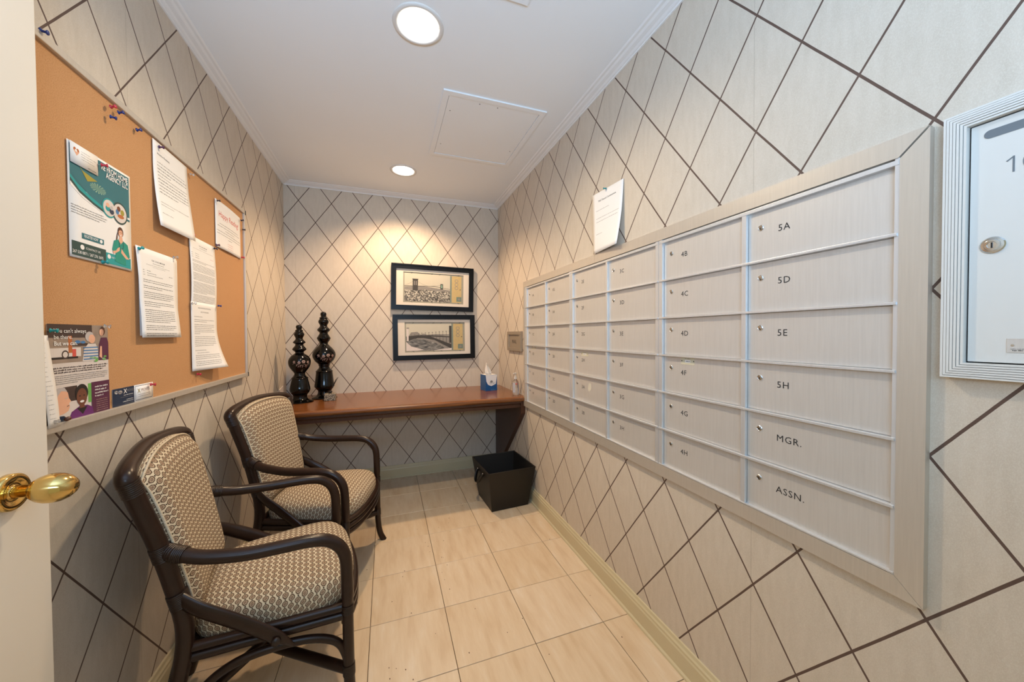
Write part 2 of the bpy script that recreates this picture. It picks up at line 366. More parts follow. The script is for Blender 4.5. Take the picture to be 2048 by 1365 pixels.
class Print:
    """flat print laid on a surface: S(s,t) -> point, N outward normal"""
    def __init__(s, S, N): s.S = S; s.N = Vector(N); s.mb = MB(); s.mats = []; s.k = 1; s.c = 0
    def mi(s, m_):
        if m_ not in s.mats: s.mats.append(m_)
        return s.mats.index(m_)
    def put(s, pts, fs, m_, k=None):
        k = (s.k if k is None else k)+s.c*.0012; s.c += 1
        s.mb.add([Vector(s.S(a, b))+s.N*(.00022*k) for a, b in pts], fs, s.mi(m_))
    def poly(s, pts, m_, k=None): s.put(pts, [list(range(len(pts)))], m_, k)
    def rect(s, a0, b0, a1, b1, m_, k=None): s.poly([(a0, b0), (a1, b0), (a1, b1), (a0, b1)], m_, k)
    def ell(s, cx, cy, rx, ry, m_, k=None, n=20, rot=0):
        s.poly([(cx+rx*math.cos(2*PI*i/n)*math.cos(rot)-ry*math.sin(2*PI*i/n)*math.sin(rot), cy+rx*math.cos(2*PI*i/n)*math.sin(rot)+ry*math.sin(2*PI*i/n)*math.cos(rot)) for i in range(n)], m_, k)
    def text(s, body, a, b, size, m_, align='LEFT', k=None, bold=0, spacing=1, sx=1):
        v, f = text2d(body, size, spacing, bold, align); s.put([(a+x*sx, b+y) for x, y in v], f, m_, k)
    def line(s, pts, wd, m_, k=None):
        for (a, b), (c, d) in zip(pts, pts[1:]):
            L = math.hypot(c-a, d-b) or 1; nx, ny = -(d-b)/L*wd/2, (c-a)/L*wd/2
            s.poly([(a-nx, b-ny), (c-nx, d-ny), (c+nx, d+ny), (a+nx, b+ny)], m_, k)
    def words(s, a0, a1, b, h, m_, fill=1.0, k=None):
        x = a0; end = a0+(a1-a0)*fill; vs = []; fs = []; cw = h*.36
        while x < end:
            for i in range(min(random.randint(2, 9), max(1, int((end-x)/(cw+h*.13))))):
                hh = h*(.72 if random.random() < .28 else .48); lo = -h*.16 if random.random() < .1 else 0; w_ = cw*random.uniform(.7, 1.05); n = len(vs)
                vs += [(x, b+lo), (x+w_, b+lo), (x+w_, b+hh), (x, b+hh)]; fs.append((n, n+1, n+2, n+3)); x += w_+h*.13
            x += h*.38
        if vs: s.put(vs, fs, m_, k)
    def para(s, a0, a1, b, n, lead, h, m_, last=.6, k=None):
        for i in range(n): s.words(a0, a1, b-i*lead, h, m_, 1 if i < n-1 else last, k)
        return b-n*lead
    def build(s, name, parent): return s.mb.build(name, s.mats, parent) if s.mb.f else None

XR, XL, YB, ZC, YF = .9807, -.7276, 3.1331, 2.376, -1.1942

# ------------------------------------------------------------------ setting
def wallobj(name, b, m_):
    k = MB(); k.box(*b); return tag(k.build(name, m_), kind='structure')
wallobj('wall_back', (XL-.1, XR+.1, YB, YB+.1, -.05, ZC+.05), M_WB)
wallobj('wall_left', (XL-.1, XL, YF, YB, -.05, ZC+.05), M_WL)
wallobj('wall_right', (XR, XR+.1, YF, YB, -.05, ZC+.05), M_WR)
# ceiling with the two lamp openings cut by ring-shaped faces
def ceiling():
    k = MB(); holes = [(.128, 1.400, .082), (.128, 2.655, .079)]
    ys = [YF, 1.2, 1.6, 2.45, 2.86, YB]; y_h = {1: holes[0], 3: holes[1]}; z = ZC
    for i in range(5):
        y0, y1 = ys[i], ys[i+1]
        if i not in y_h: k.add([(XL, y0, z), (XR, y0, z), (XR, y1, z), (XL, y1, z)], [(0, 3, 2, 1)]); continue
        hx, hy, r = y_h[i]; a = (y1-y0)/2; x0, x1 = hx-a, hx+a; yc = (y0+y1)/2
        k.add([(XL, y0, z), (x0, y0, z), (x0, y1, z), (XL, y1, z)], [(0, 3, 2, 1)]); k.add([(x1, y0, z), (XR, y0, z), (XR, y1, z), (x1, y1, z)], [(0, 3, 2, 1)])
        n = 48; inn = [(hx+r*math.cos(2*PI*j/n), hy+r*math.sin(2*PI*j/n), z) for j in range(n)]; out = []
        for j in range(n):
            c, s2 = math.cos(2*PI*j/n), math.sin(2*PI*j/n); q = a/max(abs(c), abs(s2)); out.append((hx+q*c, yc+q*s2, z))
        k.add(inn+out, [(j, (j+1) % n, n+(j+1) % n, n+j) for j in range(n)])
    k.add([(XL-.1, YF, z+.12), (XR+.1, YF, z+.12), (XR+.1, YB+.1, z+.12), (XL-.1, YB+.1, z+.12)], [(0, 1, 2, 3)])
    return tag(k.build('ceiling', M_CEIL), kind='structure')
ceiling()
k = MB(); k.box(XL, XR, YF, YB, -.06, -.0035); floor = tag(k.build('floor', M_GROUT), kind='structure')
TS = .305; x0g, y0g = .2291, 1.8556; g = .0011; cache = {}
xs = [XL]+[x0g+i*TS for i in range(-3, 3)]+[XR]; ys = [y0g+i*TS for i in range(-10, 5)]+[YB]
for i in range(len(xs)-1):
    for j in range(len(ys)-1):
        wx, wy = xs[i+1]-xs[i], ys[j+1]-ys[j]
        if wx < .01 or wy < .01: continue
        key = (round(wx, 4), round(wy, 4))
        if key not in cache:
            k = MB(); a, b = wx/2-g, wy/2-g; c = .0012
            vs = [(-a, -b, -.0045), (a, -b, -.0045), (a, b, -.0045), (-a, b, -.0045), (-a, -b, -c), (a, -b, -c), (a, b, -c), (-a, b, -c), (-a+c, -b+c, 0), (a-c, -b+c, 0), (a-c, b-c, 0), (-a+c, b-c, 0)]
            k.add(vs, [(0, 1, 5, 4), (1, 2, 6, 5), (2, 3, 7, 6), (3, 0, 4, 7), (4, 5, 9, 8), (5, 6, 10, 9), (6, 7, 11, 10), (7, 4, 8, 11), (8, 9, 10, 11)]); cache[key] = k.mesh('tile', [M_TILE])
        o = bpy.data.objects.new('tile', cache[key]); col.objects.link(o); o.parent = floor
        o.location = ((xs[i]+xs[i+1])/2, (ys[j]+ys[j+1])/2, random.uniform(-.0003, .0002))
# baseboards
bbp = [(0, 0), (.0155, 0), (.0155, .072), (.013, .078), (.013, .086), (.009, .092), (.007, .1024), (0, .1024)]
shoe = [(0, 0), (.022, 0), (.021, .008), (.0155, .014), (0, .014)]
def bb(name, fn, d0, d1, axis):
    k = MB(); k.prism([fn(a, b) for a, b in bbp], d0, d1, axis); k.prism([fn(a, b) for a, b in shoe], d0, d1, axis)
    return tag(recalc(k.build(name, M_BASE)), kind='structure')
bb('baseboard_right', lambda a, b: (XR-a, b), YF, YB, 'y')
bb('baseboard_left', lambda a, b: (XL+a, b), YF, YB, 'y')
bb('baseboard_back', lambda a, b: (YB-a, b), XL, XR, 'x')
zl = 2.3515
crp = [(0, zl), (.006, zl), (.007, zl+.0045), (.013, zl+.006), (.020, zl+.0105), (.034, zl+.0135), (.042, zl+.0185), (.051, zl+.0195), (.056, ZC-.001), (.056, ZC), (0, ZC)]
def cr(name, fn, d0, d1, axis):
    k = MB(); k.prism([fn(a, b) for a, b in crp], d0, d1, axis); return tag(recalc(k.build(name, M_TRIM)), kind='structure')
cr('trim_1', lambda a, b: (XL+a, b), YF, YB, 'y'); cr('trim_2', lambda a, b: (XR-a, b), YF, YB, 'y'); cr('trim_3', lambda a, b: (YB-a, b), XL, XR, 'x')

# open door leaf at the left
dr = empty('door_1', (-.6575, .06, 0), kind='structure')
k = MB(); k.box(-.0175, .0175, 0, .913, .012, 2.06, ch=.002); k.build('door_leaf', M_DOOR, dr)
kn = MB(); kz = .925; ky = .827
kn.lathe([(.031, .0175), (.0325, .019), (.0325, .029), (.030, .031), (.021, .0312), (.019, .0285), (.012, .028), (.0105, .030)], (0, ky, kz), 'x', 40)
kn.build('rosette', M_BRASS, dr)
kn = MB(); kn.lathe([(.0105, .028), (.0105, .050), (.013, .053)], (0, ky, kz), 'x', 32)
kn.lathe([(.010, .051), (.017, .055), (.0225, .063), (.0258, .073), (.0262, .082), (.0245, .092), (.020, .101), (.0135, .108), (.0075, .1105), (.003, .111)], (0, ky, kz), 'x', 40)
kn.build('door_knob', M_BRASS, dr)
kn = MB(); kn.box(-.012, .012, .913, .9145, kz-.03, kz+.03); kn.box(-.006, .006, .913, .919, kz-.008, kz+.008); kn.build('latch_plate', M_BRASS, dr)
for zz_ in (.25, 1.8):
    kn = MB(); kn.tube([(.0175, -.004, zz_-.045), (.0175, -.004, zz_+.045)], .006, 12); kn.box(-.0175, .0185, -.002, 0, zz_-.045, zz_+.045); kn.build('hinge', M_BRASS, dr)

# ------------------------------------------------------------------ ceiling lamps and panels
for i, (y, r, lab) in enumerate([(1.400, .082, 'large bright round recessed downlight in the ceiling nearest the camera'), (2.655, .079, 'round recessed downlight in the ceiling by the back wall, above the pictures')]):
    t = empty('recessed_downlight', (.128, y, ZC), label=lab, cat='ceiling light', group='recessed ceiling downlights')
    k = MB(); k.lathe([(r+.013, -.0005), (r+.011, -.004), (r, -.005), (r-.006, -.003), (r-.008, .004)], (0, 0, 0), 'z', 48)
    # open ring: drop the end caps
    k.f = k.f[:-2]; k.mi = k.mi[:-2]; k.smooth = k.smooth[:-2]; k.uv = k.uv[:-2]; k.build('trim_ring', M_RING, t)
    k = MB(); k.lathe([(r-.006, .003), (r-.012, .0005), (r*.5, -.001), (.002, -.0015)], (0, 0, 0), 'z', 48); k.build('lens', M_LENS, t)
def access_panel(x0, x1, y0, y1, lab):
    t = empty('ceiling_access_panel', ((x0+x1)/2, (y0+y1)/2, ZC), label=lab, cat='access panel')
    a, b = (x1-x0)/2, (y1-y0)/2
    for s in (-1, 1):
        k = MB(); k.prism([(-a, s*b), (a, s*b), (a-.03, s*(b-.03)), (-a+.03, s*(b-.03))], -.007, 0, 'z'); recalc(k.build('frame_strip', M_CEIL, t))
        k = MB(); k.prism([(s*a, -b), (s*a, b), (s*(a-.03), b-.03), (s*(a-.03), -b+.03)], -.007, 0, 'z'); recalc(k.build('frame_strip', M_CEIL, t))
    k = MB(); k.box(-a+.032, a-.032, -b+.032, b-.032, -.0045, 0); k.build('hatch', M_CEIL, t)
    for sx, sy in ((-a+.055, -b+.15), (-a+.055, b-.15), (a-.055, b-.2), (a*.05, -b+.05), (-a*.3, -b+.05)):
        k = MB(); k.lathe([(.0035, -.0052), (.0015, -.0056)], (sx, sy, 0), 'z', 10); k.build('screw', M_SLOT, t)
    return t
access_panel(.271, .811, 1.714, 2.352, 'large square white access hatch in the ceiling between the two downlights')
access_panel(.03, .486, .74, 1.1846, 'white ceiling hatch cut off by the top edge of the photo')

# ------------------------------------------------------------------ mailboxes on the right wall
XF = .9655          # face of surround
yo0, yo1, zo0, zo1 = .3685, 2.466, .666, 1.591; fwid = .0415
sur = empty('mailbox_surround', (XR, (yo0+yo1)/2, zo0), label='wide champagne aluminium frame around the whole bank of mailboxes', cat='frame')
def rel(o, t): o.location = -t.location; o.parent = t; return o
mitre = .002
def frp(name, pts):
    k = MB(); k.prism(pts, XF, XR, 'x'); o = recalc(k.build(name, M_ALUF)); rel(o, sur); return o
ym = 1.505
frp('frame_rail', [(yo0+mitre, zo1), (ym-.0006, zo1), (ym-.0006, zo1-fwid), (yo0+fwid+mitre, zo1-fwid)])
frp('frame_rail', [(ym+.0006, zo1), (yo1, zo1), (yo1-.03, zo1-fwid), (ym+.0006, zo1-fwid)])
frp('frame_rail', [(yo0+.0005, zo0), (ym-.0006, zo0), (ym-.0006, zo0+fwid), (yo0+fwid+.0005, zo0+fwid)])
frp('frame_rail', [(ym+.0006, zo0), (yo1, zo0), (yo1-.03, zo0+fwid), (ym+.0006, zo0+fwid)])
frp('frame_stile', [(yo0, zo0+.0005), (yo0+fwid, zo0+fwid+.0005), (yo0+fwid, zo1-fwid-.003), (yo0, zo1-.003)])
frp('frame_stile', [(yo1, zo0), (yo1-.03, zo0+fwid), (yo1-.03, zo1-fwid), (yo1, zo1)])
RT, RP = 1.5353, .13773
names = [['5A', '5D', '5E', '5H', 'MGR.', 'ASSN.'], ['4B', '4C', '4D', '4F', '4G', '4H'], ['3C', '3D', '3E', '3F', '3G', '3H'],
         ['2E', '2F', '2G', '2H', '3A', '3B'], ['1G', '1H', '2A', '2B', '2C', '2D'], ['1A', '1B', '1C', '1D', '1E', '1F']]
starts = [.4195, .7445, 1.0915, 1.4165, 1.7655, 2.0905]; DW = .309
ulab = ['mailbox unit nearest the camera, with doors 4B to 4H and 5A to ASSN.',
        'middle mailbox unit, with doors 2E to 3B and 3C to 3H',
        'farthest mailbox unit by the desk, with doors 1A to 1F and 1G to 2D']
bounds = [(.4105, 1.0720), (1.0735, 1.7470), (1.7485, 2.4345)]
lockm = None
for u in range(3):
    b0, b1 = bounds[u]
    t = empty('mailbox_unit', (XR, (b0+b1)/2, .705), label=ulab[u], cat='mailboxes', group='units of the mailbox bank')
    xf = .9672; xd = .9768
    k = MB(); k.box(.9797, XR+.0, b0, b1, .7075, 1.5495); rel(k.build('back_panel', M_ALU), t)
    k = MB()
    for (a, b) in ((b0, starts[2*u]-.0015), (starts[2*u+1]+DW+.001, b1)): k.box(xf, .9799, a, b, .7075, 1.5495, ch=.0007)
    k.box(xf, .9799, starts[2*u]+DW+.001, starts[2*u+1]-.0015, .7115, RT+.002, ch=.0007)
    k.box(xf-.001, .9799, b0+.001, b1-.001, RT+.0005, 1.5455, ch=.0007); k.box(xf-.0015, .9799, b0+.001, b1-.001, .7085, .7125, ch=.0007)
    rel(k.build('housing_rim', M_ALUE), t)
    for r in range(1, 6):
        z = RT-r*RP; k = MB()
        k.box(xf-.0035, .9799, b0+.002, b1-.002, z-.0035, z+.0025, ch=.0008); rel(k.build('shelf_lip', M_ALUE), t)
    for c in (0, 1):
        y0 = starts[2*u+c]; y1 = y0+DW
        for r in range(6):
            zt, zb = RT-r*RP-.0045, RT-(r+1)*RP+.0035
            k = MB(); k.box(xd, .9795, y0, y1, zb, zt, ch=.0006); d = k.build('door', M_ALU); rel(d, t)
            zt0 = RT-r*RP; lz, ly = zt0-.0445-(.004 if r > 3 else 0), y1-.0345
            k = MB(); k.lathe([(.0075, xd), (.0078, xd-.0012), (.0066, xd-.0022), (.0058, xd-.0016), (.0045, xd-.0014), (.004, xd-.0024), (.001, xd-.0024)], (0, ly, lz), 'x', 24, sm=False)
            k.box(xd-.0029, xd-.0023, ly-.0008, ly+.0008, lz-.0055, lz+.0012, mi=1); o = k.build('lock', [M_CHROME, M_BLK]); o.parent = d
            p = Print(lambda s, q, y1=y1, z=zt0: (xd-.0002, y1-.0795-s, z-.066-(.004 if r > 3 else 0)+q), (-1, 0, 0))
            nm_ = names[2*u+c][r]; p.text(nm_, 0, 0, .0245, M_INK, k=1, spacing=1.12)
            q = p.build('door_number', d)
    # stickers
    def sticker(yc, zc_, w_, h_, t=t):
        p = Print(lambda s, q: (xd-.0001, yc+w_/2-s, zc_-h_/2+q), (-1, 0, 0)); p.rect(0, 0, w_, h_, M_STICK, 1)
        p.rect(w_*.3, h_*.3, w_*.7, h_*.68, M_PAPER, 2); p.words(w_*.36, w_*.64, h_*.42, h_*.2, M_INK, k=3); p.rect(w_*.03, h_*.45, w_*.1, h_*.6, M_INK, 2); p.rect(w_*.9, h_*.45, w_*.96, h_*.6, M_INK, 2)
        p.words(w_*.3, w_*.7, h_*.8, h_*.16, M_GREY, k=2); o = p.build('sticker', None); rel(o, t)
    if u == 0: sticker(.944, 1.1055, .058, .0245)
    if u == 1:
        sticker(1.615, 1.0965, .068, .0215)
        p = Print(lambda s, q: (xd-.0001, 1.586-s, .905+q), (-1, 0, 0)); p.poly([(.008, .004), (.016, 0), (.022, .008), (.030, .010), (.034, .022), (.029, .030), (.031, .041), (.020, .047), (.012, .040), (.004, .038), (.006, .026), (0, .018)], M_MARK, 1); o = p.build('glue_residue', None); rel(o, t)
    if u == 2: sticker(2.293, 1.110, .062, .026)

# small outgoing mail plate
t = empty('outgoing_mail_slot', (XR, 2.68, 1.068), label='small grey metal MAIL slot plate on the wall left of the mailboxes', cat='mail slot')
k = MB(); Y0, Y1, Z0, Z1 = 2.515, 2.835, 1.070, 1.226
for a in ((Y0, Y1, Z0, Z0+.026), (Y0, Y1, Z1-.026, Z1), (Y0, Y0+.036, Z0+.026, Z1-.026), (Y1-.036, Y1, Z0+.026, Z1-.026)): k.box(.962, XR, *a, ch=.0015)
M_MAIL = brushed('dull grey metal', (168, 154, 136), .4, .45)
rel(k.build('frame', M_MAIL), t)
k = MB(); k.box(.972, XR-.001, Y0+.036, Y1-.036, Z0+.026, Z1-.026); rel(k.build('flap', M_MAIL), t)
p = Print(lambda s, q: (.9718, 2.735-s, 1.130+q), (-1, 0, 0)); p.text('MAIL', 0, 0, .042, M_INK, spacing=1.15); rel(p.build('lettering', None), t)

# white lock box at the right edge of the photo
wy1, wy0, wz0, wz1 = .349, .055, 1.1195, 1.586; xb = .9585
t = empty('parcel_lock_box', (XR, .2, wz0), label='white wall box with fluted frame and numeral 10, right of the mailboxes', cat='lock box')
fl = .028; nf = 7
for nm_, s in (('frame_stile', 1), ('frame_stile', -1), ('frame_rail', 1), ('frame_rail', -1)):
    k = MB()
    for i in range(nf):
        a, b = fl*i/nf, fl*(i+1)/nf-.0008; dx = .0022*math.sin(PI*(i+.5)/nf)
        X0 = xb-dx
        if nm_ == 'frame_stile':
            e = wy1 if s > 0 else wy0; k.prism([(e-s*a, wz0+a), (e-s*b, wz0+b), (e-s*b, wz1-b), (e-s*a, wz1-a)], X0, XR, 'x')
        else:
            e = wz1 if s > 0 else wz0; k.prism([(wy0+a, e-s*a), (wy1-a, e-s*a), (wy1-b, e-s*b), (wy0+b, e-s*b)], X0, XR, 'x')
    o = recalc(k.build(nm_, M_WHITEP)); rel(o, t)
k = MB(); k.box(.967, XR-.001, wy0+fl+.0015, wy1-fl-.0015, wz0+fl+.0015, wz1-fl-.0015, ch=.001); dd = rel(k.build('door', M_WHITEP), t)
k = MB(); k.box(.971, XR, wy0+fl-.003, wy1-fl+.003, wz0+fl-.003, wz1-fl+.003); rel(k.build('inner_gap', M_BLK), t)
k = MB(); n = 16; pts = [(.305-.007+.007*math.cos(PI/2-PI*i/n+0), 1.5355+.007*math.sin(PI/2-PI*i/n)) for i in range(n+1)]+[(.10+.007*math.cos(-PI/2-PI*i/n), 1.5355+.007*math.sin(-PI/2-PI*i/n)) for i in range(n+1)]
k.prism(pts, .9662, .9675, 'x'); rel(recalc(k.build('mail_slot', M_SLOT)), t)
k = MB(); ly, lz = .2935, 1.3475
k.lathe([(.0135, .967), (.0140, .9655), (.0125, .964), (.0095, .9635), (.0085, .9618), (.0055, .9615), (.005, .9628), (.001, .9628)], (0, ly, lz), 'x', 32, sm=False); k.box(.9617, .963, ly-.0009, ly+.0009, lz-.0055, lz+.004, mi=1)
rel(k.build('lock', [M_CHROME, M_BLK]), t)
p = Print(lambda s, q: (.9668, .2855-s, 1.462+q), (-1, 0, 0)); p.line([(.0115, 0), (.0115, .026)], .0022, M_SLOT, 1); p.line([(.0045, .0195), (.0118, .0252)], .0020, M_SLOT, 1.5); R_ = [(.030+.0085*math.cos(2*PI*i/28), .013+.013*math.sin(2*PI*i/28)) for i in range(29)]; p.line(R_, .0022, M_SLOT, 2); rel(p.build('numeral', None), t)
k = MB(); k.box(.9660, .9672, .17, .2775, 1.1665, 1.190, ch=.0004); pl = rel(k.build('maker_plate', M_ALU), t)
p = Print(lambda s, q: (.9659, .2775-s, 1.1665+q), (-1, 0, 0)); p.words(.006, .022, .003, .0022, M_INK); p.words(.004, .026, .0055, .0018, M_GREY); p.words(.026, .07, .012, .005, M_NAVY); p.ell(.006, .012, .0018, .0018, M_CHROME)
o = p.build('plate_print', None); rel(o, t)

# ------------------------------------------------------------------ sheets of paper
def sheet(name, S, N, W, H, paint, label, cat='paper', group=None, nu=10, nv=14, m_=None, thick=.0003):
    k = MB(); N = Vector(N)
    k.grid(lambda a, b: Vector(S(a*W, b*H)), nu, nv); o = k.build(name, m_ or M_PAPER)
    md = o.modifiers.new('s', 'SOLIDIFY'); md.thickness = thick; md.offset = 0
    tag(o, label, cat, group)
    p = Print(S, N); paint(p, W, H)
    p.build('printing', o); return o
XC = -.7095   # cork face
def leftS(y, z, curl=lambda a, b: 0, skew=0, x=None, shear=0):
    x = XC+.0012 if x is None else x
    return lambda s, q: (x+curl(s, q), y+s+shear*q, z+q+skew*s)
LN = (1, 0, 0)
# cork board
cb = empty('cork_notice_board', (XL, 1.62, .985), label='long cork notice board with a champagne frame on the left wall', cat='notice board')
B0, B1, C0, C1 = 1.0, 2.262, .986, 1.868
k = MB(); k.box(XL+.001, XC, B0+.01, B1-.01, C0+.01, C1-.01); rel(k.build('cork_panel', M_CORK), cb)
for a in ((B0, B1, C0, C0+.02), (B0, B1, C1-.018, C1), (B0, B0+.018, C0+.02, C1-.018), (B1-.016, B1, C0+.02, C1-.018)):
    k = MB(); k.box(XL, XC+.009, *a, ch=.002); rel(k.build('frame_strip', M_ALUF), cb)
for z in (C0, C1-.022):
    k = MB(); k.box(XL, XC+.0105, B1-.006, B1+.003, z, z+.022, ch=.001); rel(k.build('corner_cap', M_BLK), cb)

def flyer(p, W, H):
    e = .006
    p.rect(e, H*.62, W-e, H-e, M_TEAL, 1)
    # lower curve of the teal field
    pts = [(e, H*.72)]+[(e+(W*.62)*i/12, H*(.72-.20*(i/12)**.8)) for i in range(1, 13)]+[(W-e, H*.52), (W-e, H*.64), (e, H*.64)]
    p.poly([(e, H*.745), (W*.12, H*.68), (W*.3, H*.60), (W*.5, H*.535), (W*.62, H*.51), (W-e, H*.53), (W-e, H*.66), (e, H*.75)], M_TEAL, 2)
    p.poly([(e, H*.67), (W*.15, H*.60), (W*.35, H*.55), (W*.5, H*.515), (W*.5, H*.55), (W*.3, H*.60), (W*.12, H*.66), (e, H*.715)], M_TEAL2, 3)
    p.poly([(e, H*.655), (W*.15, H*.585), (W*.35, H*.53), (W*.52, H*.5), (W*.52, H*.52), (W*.35, H*.553), (W*.15, H*.61), (e, H*.685)], M_DKTEAL, 3.5)
    p.poly([(e, H*.62), (W*.2, H*.55), (W*.5, H*.49), (W*.5, H*.5), (W*.35, H*.53), (W*.15, H*.585), (e, H*.655)], M_PAPER, 3.2)
    p.rect(W*.9, H*.535, W-e, H*.555, M_PAPER, 3.4); p.rect(W*.9, H*.515, W-e, H*.535, M_TEAL, 3.4)
    p.poly([(W*.12, H*.86), (W*.2, H*.795), (W*.42, H*.765), (W*.27, H*.72)], M_GOLD, 3)
    for i in range(16):
        a = 2*PI*i/16; p.poly([(W*.43, H*.70), (W*.43+W*.13*math.cos(a), H*.70+H*.045*math.sin(a)), (W*.43+W*.12*math.cos(a+.2), H*.70+H*.04*math.sin(a+.2))], M_SAGE, 3.2)
    for cx, cy, r, rm in ((.6, .565, .105, M_TEAL2), (.79, .56, .125, M_DKTEAL)):
        p.ell(W*cx, H*cy, W*r*1.12, W*r*1.12, rm, 4, 28); p.ell(W*cx, H*cy, W*r*.95, W*r*.95, M_PALE, 5, 28)
    p.ell(W*.575, H*.59, W*.03, H*.022, M_SKIN, 6); p.ell(W*.575, H*.558, W*.038, H*.028, M_TEAL2, 5.5); p.ell(W*.64, H*.575, W*.026, H*.02, M_HAIRG, 6); p.ell(W*.64, H*.54, W*.04, H*.028, M_NAVY, 5.6)
    p.ell(W*.765, H*.60, W*.032, H*.026, M_SKIND, 6); p.ell(W*.74, H*.565, W*.03, H*.026, M_BLUEP, 5.6); p.ell(W*.83, H*.575, W*.035, H*.03, M_GOLD, 5.7); p.ell(W*.80, H*.53, W*.06, H*.02, M_ORNG, 5.8)
    p.text('RE FROM HOME', W-e*2, H*.908, .0215, M_PAPER, 'RIGHT', 6, bold=.016, sx=.66); p.text('AGENCY LLC', W-e*2, H*.848, .0215, M_PAPER, 'RIGHT', 6, bold=.016, sx=.66)
    for i in range(4): p.words(W*.03, W*.56, H*(.455-.022*i), .0034, M_GREY, (.9, 1, .96, .78)[i], 3)
    p.rect(W*.17, H*.185, W*.50, H*.235, M_TEAL, 3); p.text('REGISTER NOW', W*.2, H*.2, .0105, M_PAPER, k=4, bold=.004, sx=.6); p.ell(W*.455, H*.21, W*.022, W*.022, M_PAPER, 4)
    p.rect(e, H*.02, W*.53, H*.145, M_DKTEAL, 3); p.rect(W*.53, H*.02, W-e, H*.125, M_TEAL2, 3)
    p.ell(W*.17, H*.105, W*.028, W*.028, M_PAPER, 4); p.text('CONTACT US', W*.22, H*.095, .0075, M_PAPER, k=4, bold=.003); p.text('267 538 8871 / 267 276 3695', W*.035, H*.042, .0105, M_PAPER, k=4, bold=.003, sx=.78)
    p.ell(W*.58, H*.09, W*.028, W*.028, M_PAPER, 4); p.text('VISIT OUR WEBSITE', W*.62, H*.08, .0065, M_PAPER, k=4, bold=.003, sx=.8)
    # printed nurse
    p.ell(W*.79, H*.37, W*.052, H*.052, M_HAIRB, 4); p.poly([(W*.74, H*.37), (W*.735, H*.3), (W*.705, H*.22), (W*.70, H*.25), (W*.72, H*.33)], M_HAIRB, 4)
    p.poly([(W*.77, H*.32), (W*.82, H*.32), (W*.83, H*.28), (W*.79, H*.25), (W*.75, H*.28)], M_SKIN, 5); p.ell(W*.79, H*.358, W*.036, H*.042, M_SKIN, 5); p.poly([(W*.745, H*.375), (W*.76, H*.405), (W*.80, H*.41), (W*.835, H*.385), (W*.84, H*.35), (W*.825, H*.385), (W*.79, H*.392)], M_HAIRB, 5.6); p.ell(W*.775, H*.366, .0016, .0010, M_DKBR, 6, 8); p.ell(W*.805, H*.366, .0016, .0010, M_DKBR, 6, 8); p.ell(W*.79, H*.337, .0034, .0012, M_PAPER, 6, 10)
    p.poly([(W*.75, H*.29), (W*.67, H*.265), (W*.635, H*.17), (W*.66, H*.15), (W*.70, H*.17), (W*.68, H*.06), (W*.88, H*.04), (W*.87, H*.14), (W*.93, H*.12), (W*.955, H*.14), (W*.92, H*.26), (W*.83, H*.29), (W*.79, H*.24)], M_SCRUB, 4.5)
    p.poly([(W*.64, H*.155), (W*.66, H*.13), (W*.76, H*.175), (W*.77, H*.215), (W*.73, H*.2), (W*.7, H*.17)], M_SKIN, 5.5); p.poly([(W*.94, H*.115), (W*.88, H*.11), (W*.79, H*.16), (W*.80, H*.205), (W*.83, H*.18), (W*.88, H*.15)], M_SKIN, 5.5)
    p.line([(W*.755, H*.28), (W*.765, H*.22), (W*.8, H*.19), (W*.835, H*.22), (W*.835, H*.28)], .0016, M_NAVY, 5.2)
sheet('flyer', leftS(1.146, 1.394, x=XC+.003), LN, .2185, .277, flyer, 'teal and white home care agency flyer with a nurse in green scrubs', 'flyer', nu=6, nv=20)
def bizcard(p, W, H):
    p.ell(W*.16, H*.70, W*.05, H*.10, M_ORNG, 1); p.ell(W*.26, H*.68, W*.05, H*.10, M_ORNG, 1); p.poly([(W*.1, H*.66), (W*.32, H*.64), (W*.22, H*.42)], M_SKIN, 1.4); p.ell(W*.2, H*.66, W*.04, H*.06, M_PAPER, 2)
    for i in range(4): p.words(W*.38, W*.92, H*(.74-.12*i), .0022, M_GREY, (.6, 1, .8, .9)[i], 1)
    p.words(W*.62, W*.94, H*.1, .0022, M_INK, 1, 1)
sheet('business_card', leftS(1.151, 1.6205, x=XC+.0056), LN, .0865, .050, bizcard, 'white business card with an orange heart logo over the teal flyer', 'card', nu=2, nv=2)
def letterA(p, W, H):
    L = .024; R = W-.014; pass
    z = H-.066; pat = [(M_GREY, .95), (M_INK, 1), (M_INK, 1), (M_INK, .42), (M_GREY, 1), (M_INK, .95), (M_INK, 1), (M_INK, 1), (M_INK, 1), (M_INK, .6)]
    p.text('Attention Residents,', L, H-.040, .0088, M_INK, k=1.5, bold=.003)
    for i, (m_, f_) in enumerate(pat): p.words(L, R, z-i*.0108, .0048, m_, f_)
    p.words(L, R, z-.13, .0035, M_GREY, .95); p.words(L, R, z-.139, .0035, M_GREY, .4); p.words(L, L+.06, z-.166, .0035, M_GREY)
sheet('letter', leftS(1.476, 1.565, lambda a, b: .003+.016*max(0, (.20-b)/.20)**1.6+.004*math.sin(b*11+1)*(a/.2)), LN, .216, .279, letterA, 'typed letter to residents, highest paper on the cork board', 'letter')
